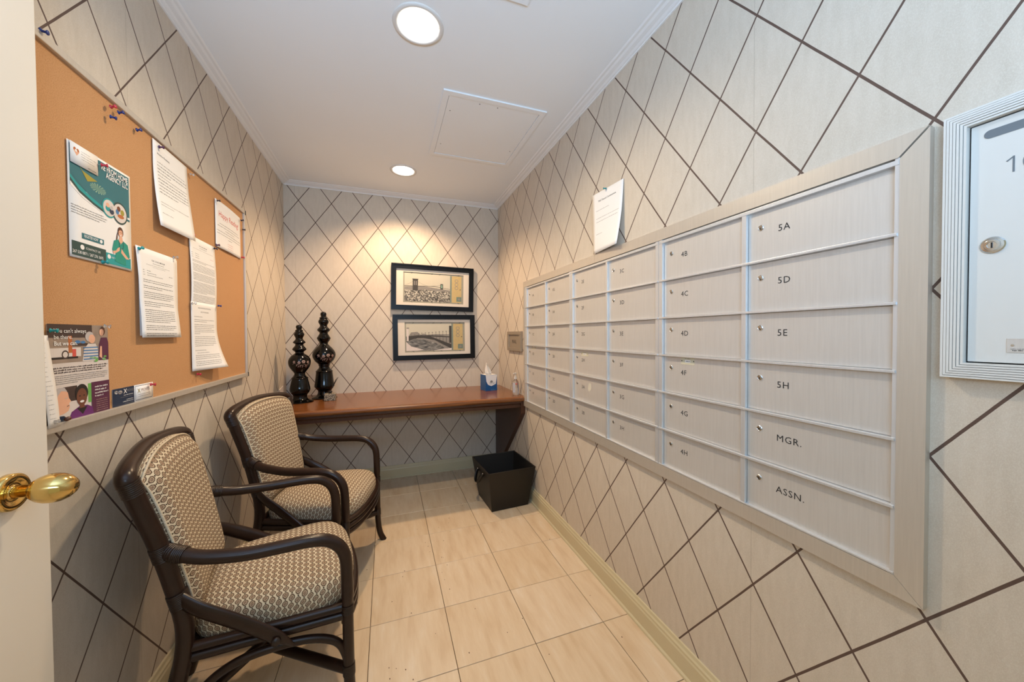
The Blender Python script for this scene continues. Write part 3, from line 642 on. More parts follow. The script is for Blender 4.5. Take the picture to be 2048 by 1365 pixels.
def memo(p, W, H):
    p.text('THE CONDOMINIUM', W*.5, H-.036, .0075, M_INK, 'CENTER', 1, bold=.003); p.words(W*.36, W*.64, H-.043, .0028, M_INK); p.words(W*.2, W*.8, H-.050, .0022, M_GREY); p.words(W*.35, W*.68, H-.055, .0018, M_GREY)
    for i in range(3): p.words(.024, .032, H-.070-.007*i, .0026, M_INK); p.words(.044, .044+(.02, .05, .085)[i], H-.070-.007*i, .0026, M_INK)
    p.words(W-.05, W-.026, H-.073, .0026, M_INK)
    z = H-.100
    for n_, l_ in ((2, .95), (2, .6), (4, .9), (3, .5), (7, .8), (3, .9), (2, .9)):
        z = p.para(.022, W-.026, z, n_, .0062, .0034, M_INK, l_)-.0062
sheet('memo', leftS(1.380, 1.198, lambda a, b: .004+.006*math.sin(b*12)*(1-a/.216)+.010*max(0, (.12-b)/.12)), LN, .216, .279, memo, 'lower left typed memo of two stapled sheets, with a teal pin', 'memo')
o = sheet('memo', leftS(1.398, 1.204, x=XC+.0008), LN, .212, .270, lambda p, W, H: None, 'blank back sheet peeking out behind the memo with the teal pin', 'paper', nu=2, nv=2)
def memo2(p, W, H):
    p.text('THE CONDOMINIUM', W*.5, H-.030, .007, M_INK, 'CENTER', 1, bold=.003); p.words(W*.36, W*.64, H-.037, .0026, M_INK); p.words(W*.12, W*.9, H-.045, .002, M_GREY)
    for i in range(3): p.words(.012, .024, H-.064-.008*i, .0024, M_INK); p.words(.038, .07, H-.064-.008*i, .0024, M_INK)
    p.words(W-.05, W-.02, H-.066, .0024, M_RED, k=1)
    z = H-.092
    for n_, l_ in ((2, .6), (6, 1), (6, .95), (9, .6), (6, .9), (4, 1)): z = p.para(.014, W-.016, z, n_, .0050, .0026, M_INK, l_)-.0052
    p.words(.014, W*.9, z, .0026, M_INK)
sheet('memo', leftS(1.693, 1.322, lambda a, b: .0035+.003*math.sin(b*15)), LN, .214, .270, memo2, 'densely typed page between the top letter and the Happy Reading notice', 'memo')
def rules(p, W, H):
    p.text('RULES AND REGULATIONS FOR', W*.5, H-.024, .0075, M_INK, 'CENTER', 1, bold=.004); p.text('USE OF THE BOARD', W*.5, H-.040, .0075, M_INK, 'CENTER', 1, bold=.004)
    p.words(.024, .09, H-.058, .003, M_INK); z = H-.070
    for n_, l_ in ((2, .6), (6, .25), (6, .85)): z = p.para(.024, W-.026, z, n_, .0072, .0032, M_INK, l_)-.005
    z -= .006; p.words(.024, .10, z, .003, M_INK); z -= .010; p.words(.036, .12, z, .003, M_INK); z -= .010
    for n_, l_ in ((3, 1), (3, .95)): z = p.para(.024, W-.026, z, n_, .0070, .0032, M_INK, l_)-.004
sheet('rules_sheet', leftS(1.689, 1.066, lambda a, b: .0045+.040*max(0, (.17-b)/.17)**1.7*(a/.216)**1.0), LN, .216, .270, rules, 'lowest typed page on the board, its bottom corner curling outwards', 'paper', nv=20)
def happy(p, W, H):
    p.text('Happy Reading!', W*.5, H-.068, .036, M_RED, 'CENTER', 1, bold=.004)
    for i, f_ in enumerate((.74, .86, .36, .92, .9, .16)): p.words(W*(.5-f_/2), W*(.5+f_/2), H-.100-.0115*i, .0038, M_INK)
    for i in range(3): p.words(W*.4, W*.62, H-.176-.010*i, .003, M_RED)
sheet('notice', leftS(1.916, 1.600, lambda a, b: .003+.004*math.sin(a*12)), LN, .288, .211, happy, 'white notice headed Happy Reading in red letters', 'notice', nu=14)
def brochure(p, W, H):
    p.rect(0, 0, W, H, M_PALE, 1)
    t_ = H*.60
    p.rect(0, t_, W, H, M_TAUPE, 2); p.rect(0, H*.86, W*.7, H, M_DKBR, 2.5); p.rect(W*.3, H*.70, W*.36, H*.88, M_ORNG, 3); p.rect(W*.36, H*.77, W*.62, H*.80, M_DKBR, 3.2); p.rect(0, H*.66, W*.5, H*.755, M_PALE, 2.7); p.rect(0, H*.64, W*.45, H*.662, M_HAIRK, 3)
    p.ell(W*.45, H*.815, W*.045, H*.018, M_BLUEP, 3.4); p.ell(W*.54, H*.81, W*.04, H*.015, M_BLUEP, 3.4); p.ell(W*.25, H*.685, W*.055, H*.045, M_DKBR, 3.3); p.ell(W*.25, H*.685, W*.038, H*.03, M_PALE, 3.6)
    p.rect(W*.36, H*.66, W*.42, H*.74, M_RED, 3.5)
    p.poly([(W*.52, t_), (W*.55, H*.73), (W*.62, H*.79), (W*.76, H*.79), (W*.80, H*.72), (W*.80, t_)], M_PALE, 4)
    for i in range(5): p.rect(W*.54, H*(.615+.032*i), W*.80, H*(.628+.032*i), M_BLUEP, 4.4)
    p.ell(W*.65, H*.87, W*.075, H*.058, M_HAIRG, 5); p.ell(W*.69, H*.845, W*.058, H*.05, M_SKIN, 5.4)
    p.poly([(W*.80, t_), (W*.82, H*.78), (W*.86, H*.86), (W*.97, H*.86), (W, H*.8), (W, t_)], M_PLUM, 4.6); p.ell(W*.89, H*.935, W*.05, H*.05, M_HAIRB, 5); p.ell(W*.87, H*.92, W*.04, H*.042, M_SKIN, 5.4); p.poly([(W*.82, H*.64), (W*.84, H*.76), (W*.87, H*.76), (W*.87, H*.62)], M_SKIN, 5.5)
    for i in range(12): p.ell(W*random.uniform(.62, .98), H*random.uniform(.59, .64), W*.03, H*.01, random.choice([M_GREENP, M_GREENP, M_SAGE]), 5.8, 10)
    p.text("You can't always", W*.08, H*.912, .0138, M_PAPER, k=7); p.text('be there.', W*.08, H*.848, .0138, M_PAPER, k=7); p.text('But we can.', W*.08, H*.782, .0138, M_PAPER, k=7, bold=.012)
    for i in range(3): p.words(W*.08, W*.97, H*(.545-.024*i), .0045, M_DKBR, (1, .97, .9)[i], 3)
    for i in range(5): p.words(W*.08, W*.97, H*(.465-.02*i), .003, M_GREY, (1, 1, 1, .95, .4)[i], 3)
    q = H*.35; p.rect(W*.02, 0, W*.62, q, M_PALE, 3); p.rect(W*.2, q*.55, W*.42, q, M_DKBR, 3.3); p.rect(W*.60, q*.4, W*.66, q, M_GREENP, 3.3); p.rect(W*.66, 0, W, q*1.02, M_PLUM, 4)
    p.ell(W*.12, q*.62, W*.10, q*.34, M_HAIRG, 4); p.poly([(W*.05, q*.9), (W*.14, q*.99), (W*.22, q*.96), (W*.27, q*.82), (W*.285, q*.66), (W*.315, q*.56), (W*.285, q*.50), (W*.295, q*.40), (W*.27, q*.28), (W*.2, q*.22), (W*.12, q*.2), (W*.09, q*.45), (W*.10, q*.72)], M_SKIN, 4.6); p.poly([(W*.03, q*.5), (W*.03, q*.95), (W*.14, q*1.0), (W*.22, q*.99), (W*.26, q*.86), (W*.17, q*.9), (W*.12, q*.78), (W*.10, q*.55)], M_HAIRG, 4.9); p.line([(W*.25, q*.42), (W*.285, q*.44)], .0016, M_DKBR, 5); p.line([(W*.22, q*.66), (W*.26, q*.67)], .0016, M_HAIRG, 5); p.poly([(W*.02, 0), (W*.04, q*.2), (W*.2, q*.16), (W*.3, 0)], M_NAVY, 5)
    p.poly([(W*.27, 0), (W*.32, q*.22), (W*.44, q*.34), (W*.58, q*.34), (W*.67, q*.24), (W*.69, 0)], M_PURP, 5); p.poly([(W*.40, q*.3), (W*.5, q*.08), (W*.58, q*.3)], M_HAIRK, 5.3)
    p.ell(W*.49, q*.74, W*.108, q*.28, M_HAIRK, 5.5); p.ell(W*.49, q*.62, W*.088, q*.27, M_SKIND, 6); p.ell(W*.49, q*.48, W*.035, q*.035, M_PAPER, 6.6); p.ell(W*.455, q*.66, W*.012, q*.022, M_HAIRK, 6.6, 10); p.ell(W*.525, q*.66, W*.012, q*.022, M_HAIRK, 6.6, 10); p.rect(W*.45, q*.28, W*.53, q*.42, M_SKIND, 5.8)
    for i in range(4): p.words(W*.72, W*.96, q*(.84-.1*i), .005, M_PAPER, (1, .9, 1, .6)[i], 6)
    for i in range(6): p.words(W*.74, W*.96, q*(.42-.07*i), .0028, M_PINK, 1, 6)
sheet('brochure', leftS(1.082, 1.005, x=XC+.0016), LN, .181, .226, brochure, 'care brochure reading You can\'t always be there. But we can.', 'brochure', nu=2, nv=2)
sheet('dark_leaflet', leftS(1.03, 1.006, x=XC+.0046), LN, .062, .125, lambda p, W, H: p.rect(0, 0, W, H, M_HAIRK), 'dark navy leaflet behind the narrow strip at the door edge', 'leaflet', nu=2, nv=2)
def strip(p, W, H):
    for i in range(17): p.words(.006, W-.008, H-.018-.0105*i, .0018, M_GREY, random.uniform(.5, 1))
sheet('paper_strip', leftS(1.066, 1.000, lambda a, b: .003*math.sin(b*15+1), x=XC+.0075, shear=-.085), LN, .030, .205, strip, 'narrow folded price strip hanging beside the white door edge', 'leaflet', nu=3)
def darkcard(p, W, H):
    p.rect(0, 0, W, H, M_NAVY, 1); p.text('X', W*.50, H*.66, .018, M_PAPER, k=2, bold=.012); p.text('MOVES', W*.62, H*.72, .011, M_GREY, k=2)
    p.words(W*.5, W*.95, H*.54, .0032, M_PAPER, k=2); p.words(W*.35, W*.95, H*.44, .0018, M_GREY, k=2); p.words(W*.62, W*.95, H*.27, .0024, M_PAPER, k=2); p.words(W*.46, W*.95, H*.17, .0026, M_PAPER, k=2); p.words(W*.55, W*.95, H*.07, .0018, M_GREY, k=2)
sheet('business_card', leftS(1.275, 1.0065), LN, .0885, .0495, darkcard, 'navy blue business card at the bottom edge of the cork board', 'card', nu=2, nv=2)
def litecard(p, W, H):
    for a in ((.05, .06, .95, .09), (.05, .91, .95, .94)): p.rect(W*a[0], H*a[1], W*a[2], H*a[3], M_NAVY, 1)
    p.rect(W*.05, H*.06, W*.065, H*.94, M_NAVY, 1); p.rect(W*.935, H*.06, W*.95, H*.94, M_NAVY, 1)
    p.text('X', W*.16, H*.5, .018, M_GOLD, k=2, bold=.012); p.text('MOVES', W*.34, H*.56, .013, M_PINK, k=2); p.words(W*.2, W*.85, H*.38, .002, M_GREY, k=2); p.words(W*.2, W*.85, H*.26, .002, M_GREY, k=2)
sheet('business_card', leftS(1.3645, 1.0065), LN, .0895, .0495, litecard, 'white business card with a blue border beside the navy card', 'card', nu=2, nv=2)

# push pins
def pin(y, z, c, label, x=XC+.004, d=1, sc_=1.0, ax='x', lay=False):
    t = empty('push_pin', (x, y-(.012 if not lay and d > 0 else 0), z+.002), label=label, cat='pin')
    k = MB(); k.lathe([(.0005, .0), (.0046*sc_, .0005), (.0046*sc_, .0015), (.0026*sc_, .0032), (.0023*sc_, .0085), (.0040*sc_, .0105), (.0046*sc_, .0112), (.0044*sc_, .0126), (.001, .013)], (0, 0, 0), 'x', 16); hd = k.build('head', PINC[c], t)
    k = MB(); k.tube([(-.006, 0, 0), (.001, 0, 0)], .0005, 6); k.build('needle', M_CHROME, t)
    t.rotation_euler = (0, random.uniform(-.2, .2), (0 if d > 0 else PI)+random.uniform(-.35, .35)*(0 if lay else 1))
    if lay: t.rotation_euler = (0, 0, PI/2+.3)
    return t
PX = XC+.006
for y, z, c, lab in [
    (1.092, 1.868, 'blue', 'blue push pin on the board frame beside the white door'),
    (1.293, 1.8245, 'red', 'pink push pin topping the trio above the teal flyer'),
    (1.322, 1.8265, 'blue', 'blue push pin right of the pink one above the teal flyer'),
    (1.290, 1.797, 'blue', 'blue push pin just under the pink one above the teal flyer'),
    (1.407, 1.8235, 'blue', 'lone blue push pin between the pin trio and the top letter'),
    (1.520, 1.829, 'purple', 'purple push pin in the top letter\'s upper left corner'),
    (1.716, 1.823, 'clear', 'clear push pin at the top letter\'s upper right corner'),
    (1.404, 1.466, 'teal', 'teal push pin in the upper left corner of the memo'),
    (1.590, 1.478, 'clear', 'clear push pin at the upper right corner of the memo'),
    (1.252, 1.650, 'red', 'pink push pin through the title of the teal flyer'),
    (1.249, 1.395, 'teal', 'teal push pin at the bottom edge of the teal flyer'),
    (1.712, 1.589, 'red', 'red push pin at the top left of the dense page'),
    (1.917, 1.600, 'purple', 'purple push pin at the lower left corner of the Happy Reading notice'),
    (1.905, 1.582, 'black', 'dark push pin overlapping the purple one at the dense page corner'),
    (1.930, 1.799, 'black', 'navy push pin at the upper left corner of the Happy Reading notice'),
    (2.205, 1.795, 'black', 'navy push pin at the upper right corner of the Happy Reading notice'),
    (2.238, 1.757, 'black', 'navy push pin on the board\'s right frame strip'),
    (2.208, 1.606, 'red', 'red push pin at the lower right corner of the Happy Reading notice'),
    (1.920, 1.334, 'blue', 'blue push pin holding the right side of the lowest typed page'),
    (1.700, 1.325, 'clear', 'clear push pin at the upper left of the lowest typed page'),
    (1.738, 1.050, 'red', 'pink push pin below the curling page at the board\'s bottom'),
    (1.443, 1.048, 'red', 'pink push pin in the blue bordered white card'),
    (1.292, 1.045, 'clear', 'clear push pin in the navy business card'),
    (1.094, 1.214, 'teal', 'teal push pin in the upper left of the care brochure'),
    (1.255, 1.228, 'clear', 'clear push pin at the upper right of the care brochure')]:
    pin(y, z, c, lab, x=PX+(.004 if 'Happy' in lab or 'typed' in lab or 'flyer' in lab else 0), sc_=1.1)
pin(1.079, 1.0095, 'clear', 'clear push pin lying on the board\'s bottom frame ledge', x=XC+.0135, lay=True)
pin(1.108, 1.0095, 'amber', 'brown push pin lying on the board\'s bottom frame ledge', x=XC+.0135, lay=True)

# sheet taped above the mailboxes
def note(p, W, H):
    p.text('THE Chesnut Condominium', W*.5, H-.045, .0108, M_INK, 'CENTER', 1, bold=.016); p.words(.03, .125, H-.085, .0035, M_GREY)
    p.words(.03, W-.02, H-.122, .0035, M_GREY); p.words(.03, W-.02, H-.138, .0035, M_GREY, .97); p.words(.03, .08, H-.195, .0035, M_GREY)
def RS(s, q):
    a, b = s/.216, q/.279
    x = (.957*(1-a)+.9765*a)*b+(.9625*(1-a)+.940*a)*(1-b)
    x += .012*math.sin(PI*b)*a*.6*(1)
    y = 1.510-s*(1.0)+(.0)*(1-b)
    z = 1.592+b*.284-.0*(a)
    return (min(x, .9795), y, z)
sheet('notice', RS, (-1, 0, 0), .216, .279, note, 'white notice pinned above the mailboxes, standing on their frame', 'notice')
pin(1.405, 1.872, 'teal', 'teal push pin in the notice above the mailboxes', x=.964, d=-1)

# ------------------------------------------------------------------ desk shelf
dk = empty('wall_desk', (.1265, YB, 0), label='long brown wooden counter shelf built across the back wall', cat='desk')
YD = 2.452
k = MB(); pr = [(YB, .735), (YD+.016, .735), (YD+.006, .7315), (YD+.001, .725), (YD, .717), (YD+.001, .709), (YD+.006, .7025), (YD+.016, .699), (YB, .699)]
k.prism(pr, XL, XR, 'x'); rel(recalc(k.build('desk_top', M_WOOD)), dk)
k = MB(); pr = [(YD+.022, .699), (YD+.022, .684), (YD+.030, .678), (YD+.034, .672), (YD+.034, .652), (YD+.056, .652), (YD+.056, .699)]
M_BRK = mat('dark stained bracket', (72, 42, 26), .36, noise=.3, nscale=20, stretch=(3, 3, .5))
k.prism(pr, XL, XR-.034, 'x'); rel(recalc(k.build('apron', M_BRK)), dk)
for x0, x1 in ((XR-.034, XR), (XL, XL+.034)):
    k = MB(); k.prism([(YD+.02, .699), (YD+.02, .606), (3.075, .001), (YB-.016, .001), (YB-.016, .103), (YB, .103), (YB, .699)], x0, x1, 'x')
    rel(recalc(k.build('bracket_panel', M_BRK)), dk)
k = MB(); k.box(XL+.0005, XL+.004, 2.85, 3.03, .736, .80); o = k.build('envelope', M_PALE)
me = o.data
for v in me.vertices:
    if v.co.z > .78: v.co.z = .80+(v.co.y-2.85)*.17
tag(o, 'cream envelope leaning on the left wall behind the far chair', 'envelope')

# pictures on the back wall
def picture(cx, cz, rot, label, paint):
    t = empty('framed_picture', (cx, YB, cz), label=label, cat='picture', group=None); t.rotation_euler = (0, rot, 0)
    W, H, F = .697, .386, .040
    for s in (-1, 1):
        for nm_, pts in (('r', [(-W/2, s*H/2), (W/2, s*H/2), (W/2-F, s*(H/2-F)), (-W/2+F, s*(H/2-F))]), ('s', [(s*W/2, -H/2), (s*W/2, H/2), (s*(W/2-F), H/2-F), (s*(W/2-F), -H/2+F)])):
            k = MB(); k.prism(pts, -.024, -.002, 'y')
            # raised outer lip and inner bead
            sc1 = [(a*(1 if nm_ == 's' else 1), b) for a, b in pts]
            if nm_ == 'r': k.prism([(-W/2, s*H/2), (W/2, s*H/2), (W/2-.012, s*(H/2-.012)), (-W/2+.012, s*(H/2-.012))], -.030, -.023, 'y'); k.prism([(-W/2+F-.008, s*(H/2-F+.008)), (W/2-F+.008, s*(H/2-F+.008)), (W/2-F, s*(H/2-F)), (-W/2+F, s*(H/2-F))], -.027, -.023, 'y')
            else: k.prism([(s*W/2, -H/2), (s*W/2, H/2), (s*(W/2-.012), H/2-.012), (s*(W/2-.012), -H/2+.012)], -.030, -.023, 'y'); k.prism([(s*(W/2-F+.008), -H/2+F-.008), (s*(W/2-F+.008), H/2-F+.008), (s*(W/2-F), H/2-F), (s*(W/2-F), -H/2+F)], -.027, -.023, 'y')
            recalc(k.build('frame_side', M_PFRAME, t))
    ox0, ox1, oz0, oz1 = -W/2+.096, W/2-.088, -H/2+.064, H/2-.064
    k = MB()
    for a in ((-W/2+F-.004, ox0, -H/2+F-.004, H/2-F+.004), (ox1, W/2-F+.004, -H/2+F-.004, H/2-F+.004), (ox0, ox1, oz1, H/2-F+.004), (ox0, ox1, -H/2+F-.004, oz0)): k.box(a[0], a[1], -.014, -.010, a[2], a[3])
    k.build('mat_board', M_MATB, t)
    k = MB(); k.box(ox0-.005, ox1+.005, -.009, -.004, oz0-.005, oz1+.005); pb = k.build('print_sheet', M_BORD, t)
    W2, H2 = ox1-ox0, oz1-oz0
    p = Print(lambda s, q: (ox0+s, -.0092, oz0+q), (0, -1, 0)); paint(p, W2, H2); p.build('printed_artwork', pb)
    return t
def strip_r(p, W, H):
    p.rect(W*.80, H*.05, W*.965, H*.95, M_YELS, 2); p.rect(W*.775, H*.05, W*.79, H*.95, M_STAMP, 2)
    for i in range(3): p.ell(W*.88, H*(.55+.12*i), W*.03, H*.06, M_PMID, 2.5, 14); p.ell(W*.88, H*(.55+.12*i), W*.022, H*.045, M_YELS, 3, 14)
    p.rect(W*.88, H*.09, W*.965, H*.25, M_STAMP, 3); p.ell(W*.925, H*.17, W*.02, H*.04, M_PMID, 4); p.ell(W*.945, H*.5, W*.007, H*.018, M_PDARK, 4)
    for a in (.12, .45, .58, .9): p.line([(W*a, H*.96), (W*(a+.03), H*.985)], .003, M_PDARK, 3); p.line([(W*a, H*.04), (W*(a+.03), H*.01)], .003, M_PDARK, 3)
def art1(p, W, H):
    strip_r(p, W, H); p.rect(W*.02, H*.05, W*.77, H*.96, M_SEPIA, 2)
    p.poly([(W*.02, H*.52), (W*.3, H*.56), (W*.77, H*.46), (W*.77, H*.40), (W*.02, H*.42)], M_PMID, 2.4)
    p.rect(W*.02, H*.05, W*.77, H*.41, M_CITY, 3); p.poly([(W*.02, H*.36), (W*.35, H*.45), (W*.77, H*.36), (W*.77, H*.30), (W*.4, H*.34), (W*.02, H*.30)], M_CITY, 3.2)
    p.poly([(W*.02, H*.55), (W*.5, H*.575), (W*.77, H*.5), (W*.77, H*.49), (W*.5, H*.56), (W*.02, H*.535)], M_PDARK, 3.5)
    p.rect(W*.15, H*.40, W*.235, H*.78, M_PDARK, 4); p.rect(W*.145, H*.76, W*.24, H*.79, M_PDARK, 4); p.rect(W*.17, H*.58, W*.185, H*.72, M_PMID, 5); p.rect(W*.2, H*.58, W*.215, H*.72, M_PMID, 5)
    p.rect(W*.605, H*.48, W*.65, H*.66, M_PDARK, 4); p.rect(W*.618, H*.52, W*.638, H*.63, M_SAGE, 5)
    for a, b in ((.02, .19), (.19, .40), (.42, .63)):
        pts = [(W*(a+(b-a)*i/8), H*(.57+.2*abs((i/8)-(0 if a > .1 else 1))**1.6 if a > .1 and False else .57+.2*((i/8) if a < .1 else (1-i/8) if a < .3 else (i/8)*.45)**1.6)) for i in range(9)]; p.line(pts, .0016, M_PMID, 3.8)
def art2(p, W, H):
    strip_r(p, W, H); p.rect(W*.02, H*.05, W*.77, H*.96, M_SEPIA, 2); p.rect(W*.02, H*.05, W*.77, H*.47, M_RIVER, 2.5)
    p.poly([(W*.06, H*.54), (W*.1, H*.66), (W*.2, H*.68), (W*.26, H*.58), (W*.3, H*.62), (W*.36, H*.58), (W*.5, H*.6), (W*.77, H*.58), (W*.77, H*.54)], M_PMID, 3)
    top = [(W*.02, H*.53), (W*.2, H*.565), (W*.4, H*.56), (W*.6, H*.54), (W*.77, H*.52)]
    arch = [(W*.77, H*.10), (W*.62, H*.24), (W*.5, H*.38), (W*.35, H*.46), (W*.2, H*.47), (W*.1, H*.42), (W*.07, H*.38), (W*.02, H*.40)]
    p.poly(top+arch, M_PDARK, 4)
    p.poly([(W*.3, H*.47), (W*.48, H*.40), (W*.6, H*.27), (W*.74, H*.12), (W*.66, H*.12), (W*.5, H*.3), (W*.3, H*.42), (W*.15, H*.43), (W*.2, H*.47)], M_PMID, 4.4)
    p.poly([(W*.42, H*.52), (W*.76, H*.48), (W*.76, H*.25)], M_PMID, 4.6)
    for i in range(6): p.line([(W*(.46+.055*i), H*.51), (W*(.46+.055*i), H*(.42-.045*i))], .003, M_PDARK, 5)
    p.poly([(W*.15, H*.12), (W*.5, H*.06), (W*.6, H*.1), (W*.4, H*.28), (W*.25, H*.40), (W*.12, H*.38)], M_RIVER, 4.8)
    p.poly([(W*.02, H*.05), (W*.2, H*.05), (W*.3, H*.08), (W*.1, H*.2), (W*.02, H*.35)], M_PALE, 4.9); p.poly([(W*.45, H*.05), (W*.77, H*.05), (W*.77, H*.12), (W*.6, H*.09)], M_PALE, 5)
    for i in range(12):
        x = W*(.1+.058*i); hh = H*(.06+.008*i); p.rect(x-.0012, H*.55, x+.0012, H*.55+hh, M_PDARK, 4.5); p.ell(x, H*.55+hh, .0045+.0003*i, .004, M_PMID, 4.6, 8)
    p.rect(W*.03, H*.38, W*.06, H*.80, M_PALE, 5); p.rect(W*.03, H*.78, W*.07, H*.82, M_PMID, 5.2); p.rect(W*.73, H*.30, W*.77, H*.88, M_PDARK, 5)
picture(.3905, 1.6045, .0175, 'upper black framed print of a suspension bridge over a river', art1)
picture(.3995, 1.1835, -.006, 'lower black framed print of an arched bridge with lamp posts', art2)

# lacquered finials
def vase(x, y, prof, zs, rs, label):
    t = empty('lacquered_urn', (x, y, .735), label=label, cat='ornament', group='pair of black lacquered urns')
    top = max(p[0] for p in prof); pr = []
    P = [Vector((r*rs, (h)*zs, 0)) for h, r in prof]
    out = smooth_path([(v.x, v.y, 0) for v in P], 4)
    pr = [(max(.0008, v.x), v.y) for v in out]
    nb = int(len(pr)*.5)
    k = MB(); k.lathe([q for q in pr], (0, 0, 0), 'z', 48)
    k.build('body', M_BLACKLAC, t)
    return t, pr
# (height above base, radius) in zoomed photo units
smallp = [(0, 150), (6, 156), (14, 140), (30, 100), (50, 82), (75, 80), (95, 88), (112, 104), (150, 118), (215, 106), (272, 92), (280, 98), (288, 92), (312, 66), (335, 62), (345, 64), (380, 92), (420, 118), (462, 128), (505, 122), (545, 92), (568, 58), (585, 48), (608, 74), (618, 80), (630, 76), (662, 50), (678, 48), (694, 70), (700, 72), (712, 64), (738, 42), (760, 46), (792, 60), (820, 46), (832, 42), (838, 46), (846, 38), (852, 30), (862, 32), (880, 36), (898, 28), (906, 3)]
tallp = [(0, 146), (6, 150), (15, 140), (32, 98), (55, 80), (85, 78), (105, 98), (122, 110), (135, 118), (200, 108), (288, 98), (298, 102), (308, 94), (332, 68), (352, 60), (368, 68), (380, 70), (420, 112), (470, 136), (515, 130), (560, 96), (590, 62), (612, 48), (640, 66), (664, 80), (676, 78), (715, 52), (732, 50), (752, 72), (762, 75), (775, 68), (800, 44), (820, 46), (850, 62), (876, 52), (884, 44), (892, 50), (900, 44), (908, 32), (925, 34), (938, 36), (956, 28), (966, 3)]
def flora(t, pr, z0, z1, phi):
    def rad(z):
        for (r0, h0), (r1, h1) in zip(pr, pr[1:]):
            if min(h0, h1) <= z <= max(h0, h1) and h1 != h0 and r0 > .04: return r0+(r1-r0)*(z-h0)/(h1-h0)
        return .06
    zc_ = (z0+z1)/2; S = lambda a, b: (lambda r, an: (r*math.cos(an), r*math.sin(an), zc_+b))(rad(zc_+b)+.0006, phi-a/.07*-1)
    k = MB()
    def ring(cx, cy, r, w_, n=12):
        o_ = [S(cx+(r+w_)*math.cos(2*PI*i/n), cy+(r+w_)*math.sin(2*PI*i/n)) for i in range(n)]; i_ = [S(cx+r*math.cos(2*PI*i/n), cy+r*math.sin(2*PI*i/n)) for i in range(n)]
        k.add(o_+i_, [(j, (j+1) % n, n+(j+1) % n, n+j) for j in range(n)])
    def blob(cx, cy, rx, ry, rot=0, n=8):
        k.add([S(cx+rx*math.cos(2*PI*i/n)*math.cos(rot)-ry*math.sin(2*PI*i/n)*math.sin(rot), cy+rx*math.cos(2*PI*i/n)*math.sin(rot)+ry*math.sin(2*PI*i/n)*math.cos(rot)) for i in range(n)], [list(range(n))])
    def stem(pts, w_=.0014):
        for (a, b), (c, d) in zip(pts, pts[1:]):
            L = math.hypot(c-a, d-b) or 1; nx, ny = -(d-b)/L*w_/2, (c-a)/L*w_/2; k.add([S(a-nx, b-ny), S(c-nx, d-ny), S(c+nx, d+ny), S(a+nx, b+ny)], [(0, 1, 2, 3)])
    stem([(-.055, -.004), (-.04, .004), (-.02, -.006), (0, -.012), (.02, -.006), (.04, -.012), (.055, -.002)])
    for cx, cy, r in ((-.014, .006, .0085), (.014, .012, .010), (-.045, .012, .007), (.045, .008, .008)):
        for i in range(6): blob(cx+r*.8*math.cos(i*PI/3), cy+r*.8*math.sin(i*PI/3), r*.38, r*.38)
        ring(cx, cy, r*.25, r*.12)
    for cx, cy in ((-.03, -.012), (-.008, -.020), (.008, -.022), (.026, -.018), (.036, -.024), (-.02, -.022)):
        stem([(cx, cy+.010), (cx, cy)]); ring(cx, cy-.003, .0015, .0014, 8); blob(cx+.004, cy+.004, .004, .0016, .6)
    o = k.build('floral_decoration', M_PINK, t); return o
v1, p1 = vase(-.576, 2.835, smallp, .000600, .00054, 'shorter black lacquered finial urn with pink flowers, left of the pair')
v2, p2 = vase(-.441, 2.962, tallp, .000668, .00057, 'taller black lacquered finial urn with pink flowers, right of the pair')
flora(v1, p1, .23, .32, -PI/2+.35); flora(v2, p2, .26, .36, -PI/2+.3)
# reed diffuser
t = empty('reed_diffuser', (-.385, 2.83, .735), label='small speckled stone bottle with black reeds beside the tall urn', cat='diffuser')
k = MB(); k.box(-.037, .037, -.026, .026, 0, .050, ch=.004); k.build('stone_base', M_STONE, t)
k = MB(); k.lathe([(.010, .048), (.011, .052), (.008, .055), (.012, .058), (.014, .063), (.012, .068), (.005, .070)], (0, 0, 0), 'z', 20); k.build('bottle_neck', M_BLK, t)
for dx, dy, h in ((.052, .01, .165), (.045, .004, .160), (.038, -.01, .150)):
    k = MB(); k.tube([(0, 0, .06), (dx, dy, h)], .0013, 6); k.build('reed', M_BLK, t)
# tissue box
t = empty('tissue_box', (.808, 2.87, .735), .16, label='blue and white cube box of tissues on the counter', cat='tissue box')
a, b, h = .052, .055, .132
k = MB(); k.box(-a, a, -b, b, 0, h, ch=.002); k.build('carton', M_BLUE, t)
p = Print(lambda s, q: (-a+s, -b-.0002, q), (0, -1, 0)); W = 2*a
p.poly([(0.018, h*.42), (.03, h*.36), (W*.5, h*.30), (W-.012, h*.42), (W, h*.99), (0.0, h*.99), (.006, h*.6)], M_PAPER, 1); p.words(.03, W-.02, h*.5, .006, M_GREY, k=2); p.words(.036, W-.026, h*.43, .007, M_SLOT, k=2); p.ell(W*.5, h*.58, .012, .01, M_GREY, 2)
for i in range(8): p.poly([(W*(.45+.05*i), h*.02), (W*(.48+.05*i), h*(.05+.14*random.random())), (W*(.50+.05*i), h*.03)], M_BLUEP, 2)
p.build('carton_print', t)
p = Print(lambda s, q: (-a+s, -b+q, h+.0002), (0, 0, 1)); p.rect(.003, .003, W-.003, 2*b-.003, M_PAPER, 1); p.ell(W/2, b, .03, .018, M_BLK, 2); p.build('lid_print', t)
k = MB()
def tis(u, v):
    ww = .024*(1-v*.72)*(1+.4*math.sin(v*4)); x = -.012*v+(u-.5)*2*ww-.008*v*v; y = .010*math.sin(u*9+v*3)*(1-v*.4); return (x, y, h-.004+v*.105-(.02*abs(u-.3))*v)
k.grid(tis, 14, 14); o = k.build('tissue', M_TISSUE, t); md = o.modifiers.new('s', 'SOLIDIFY'); md.thickness = .0008
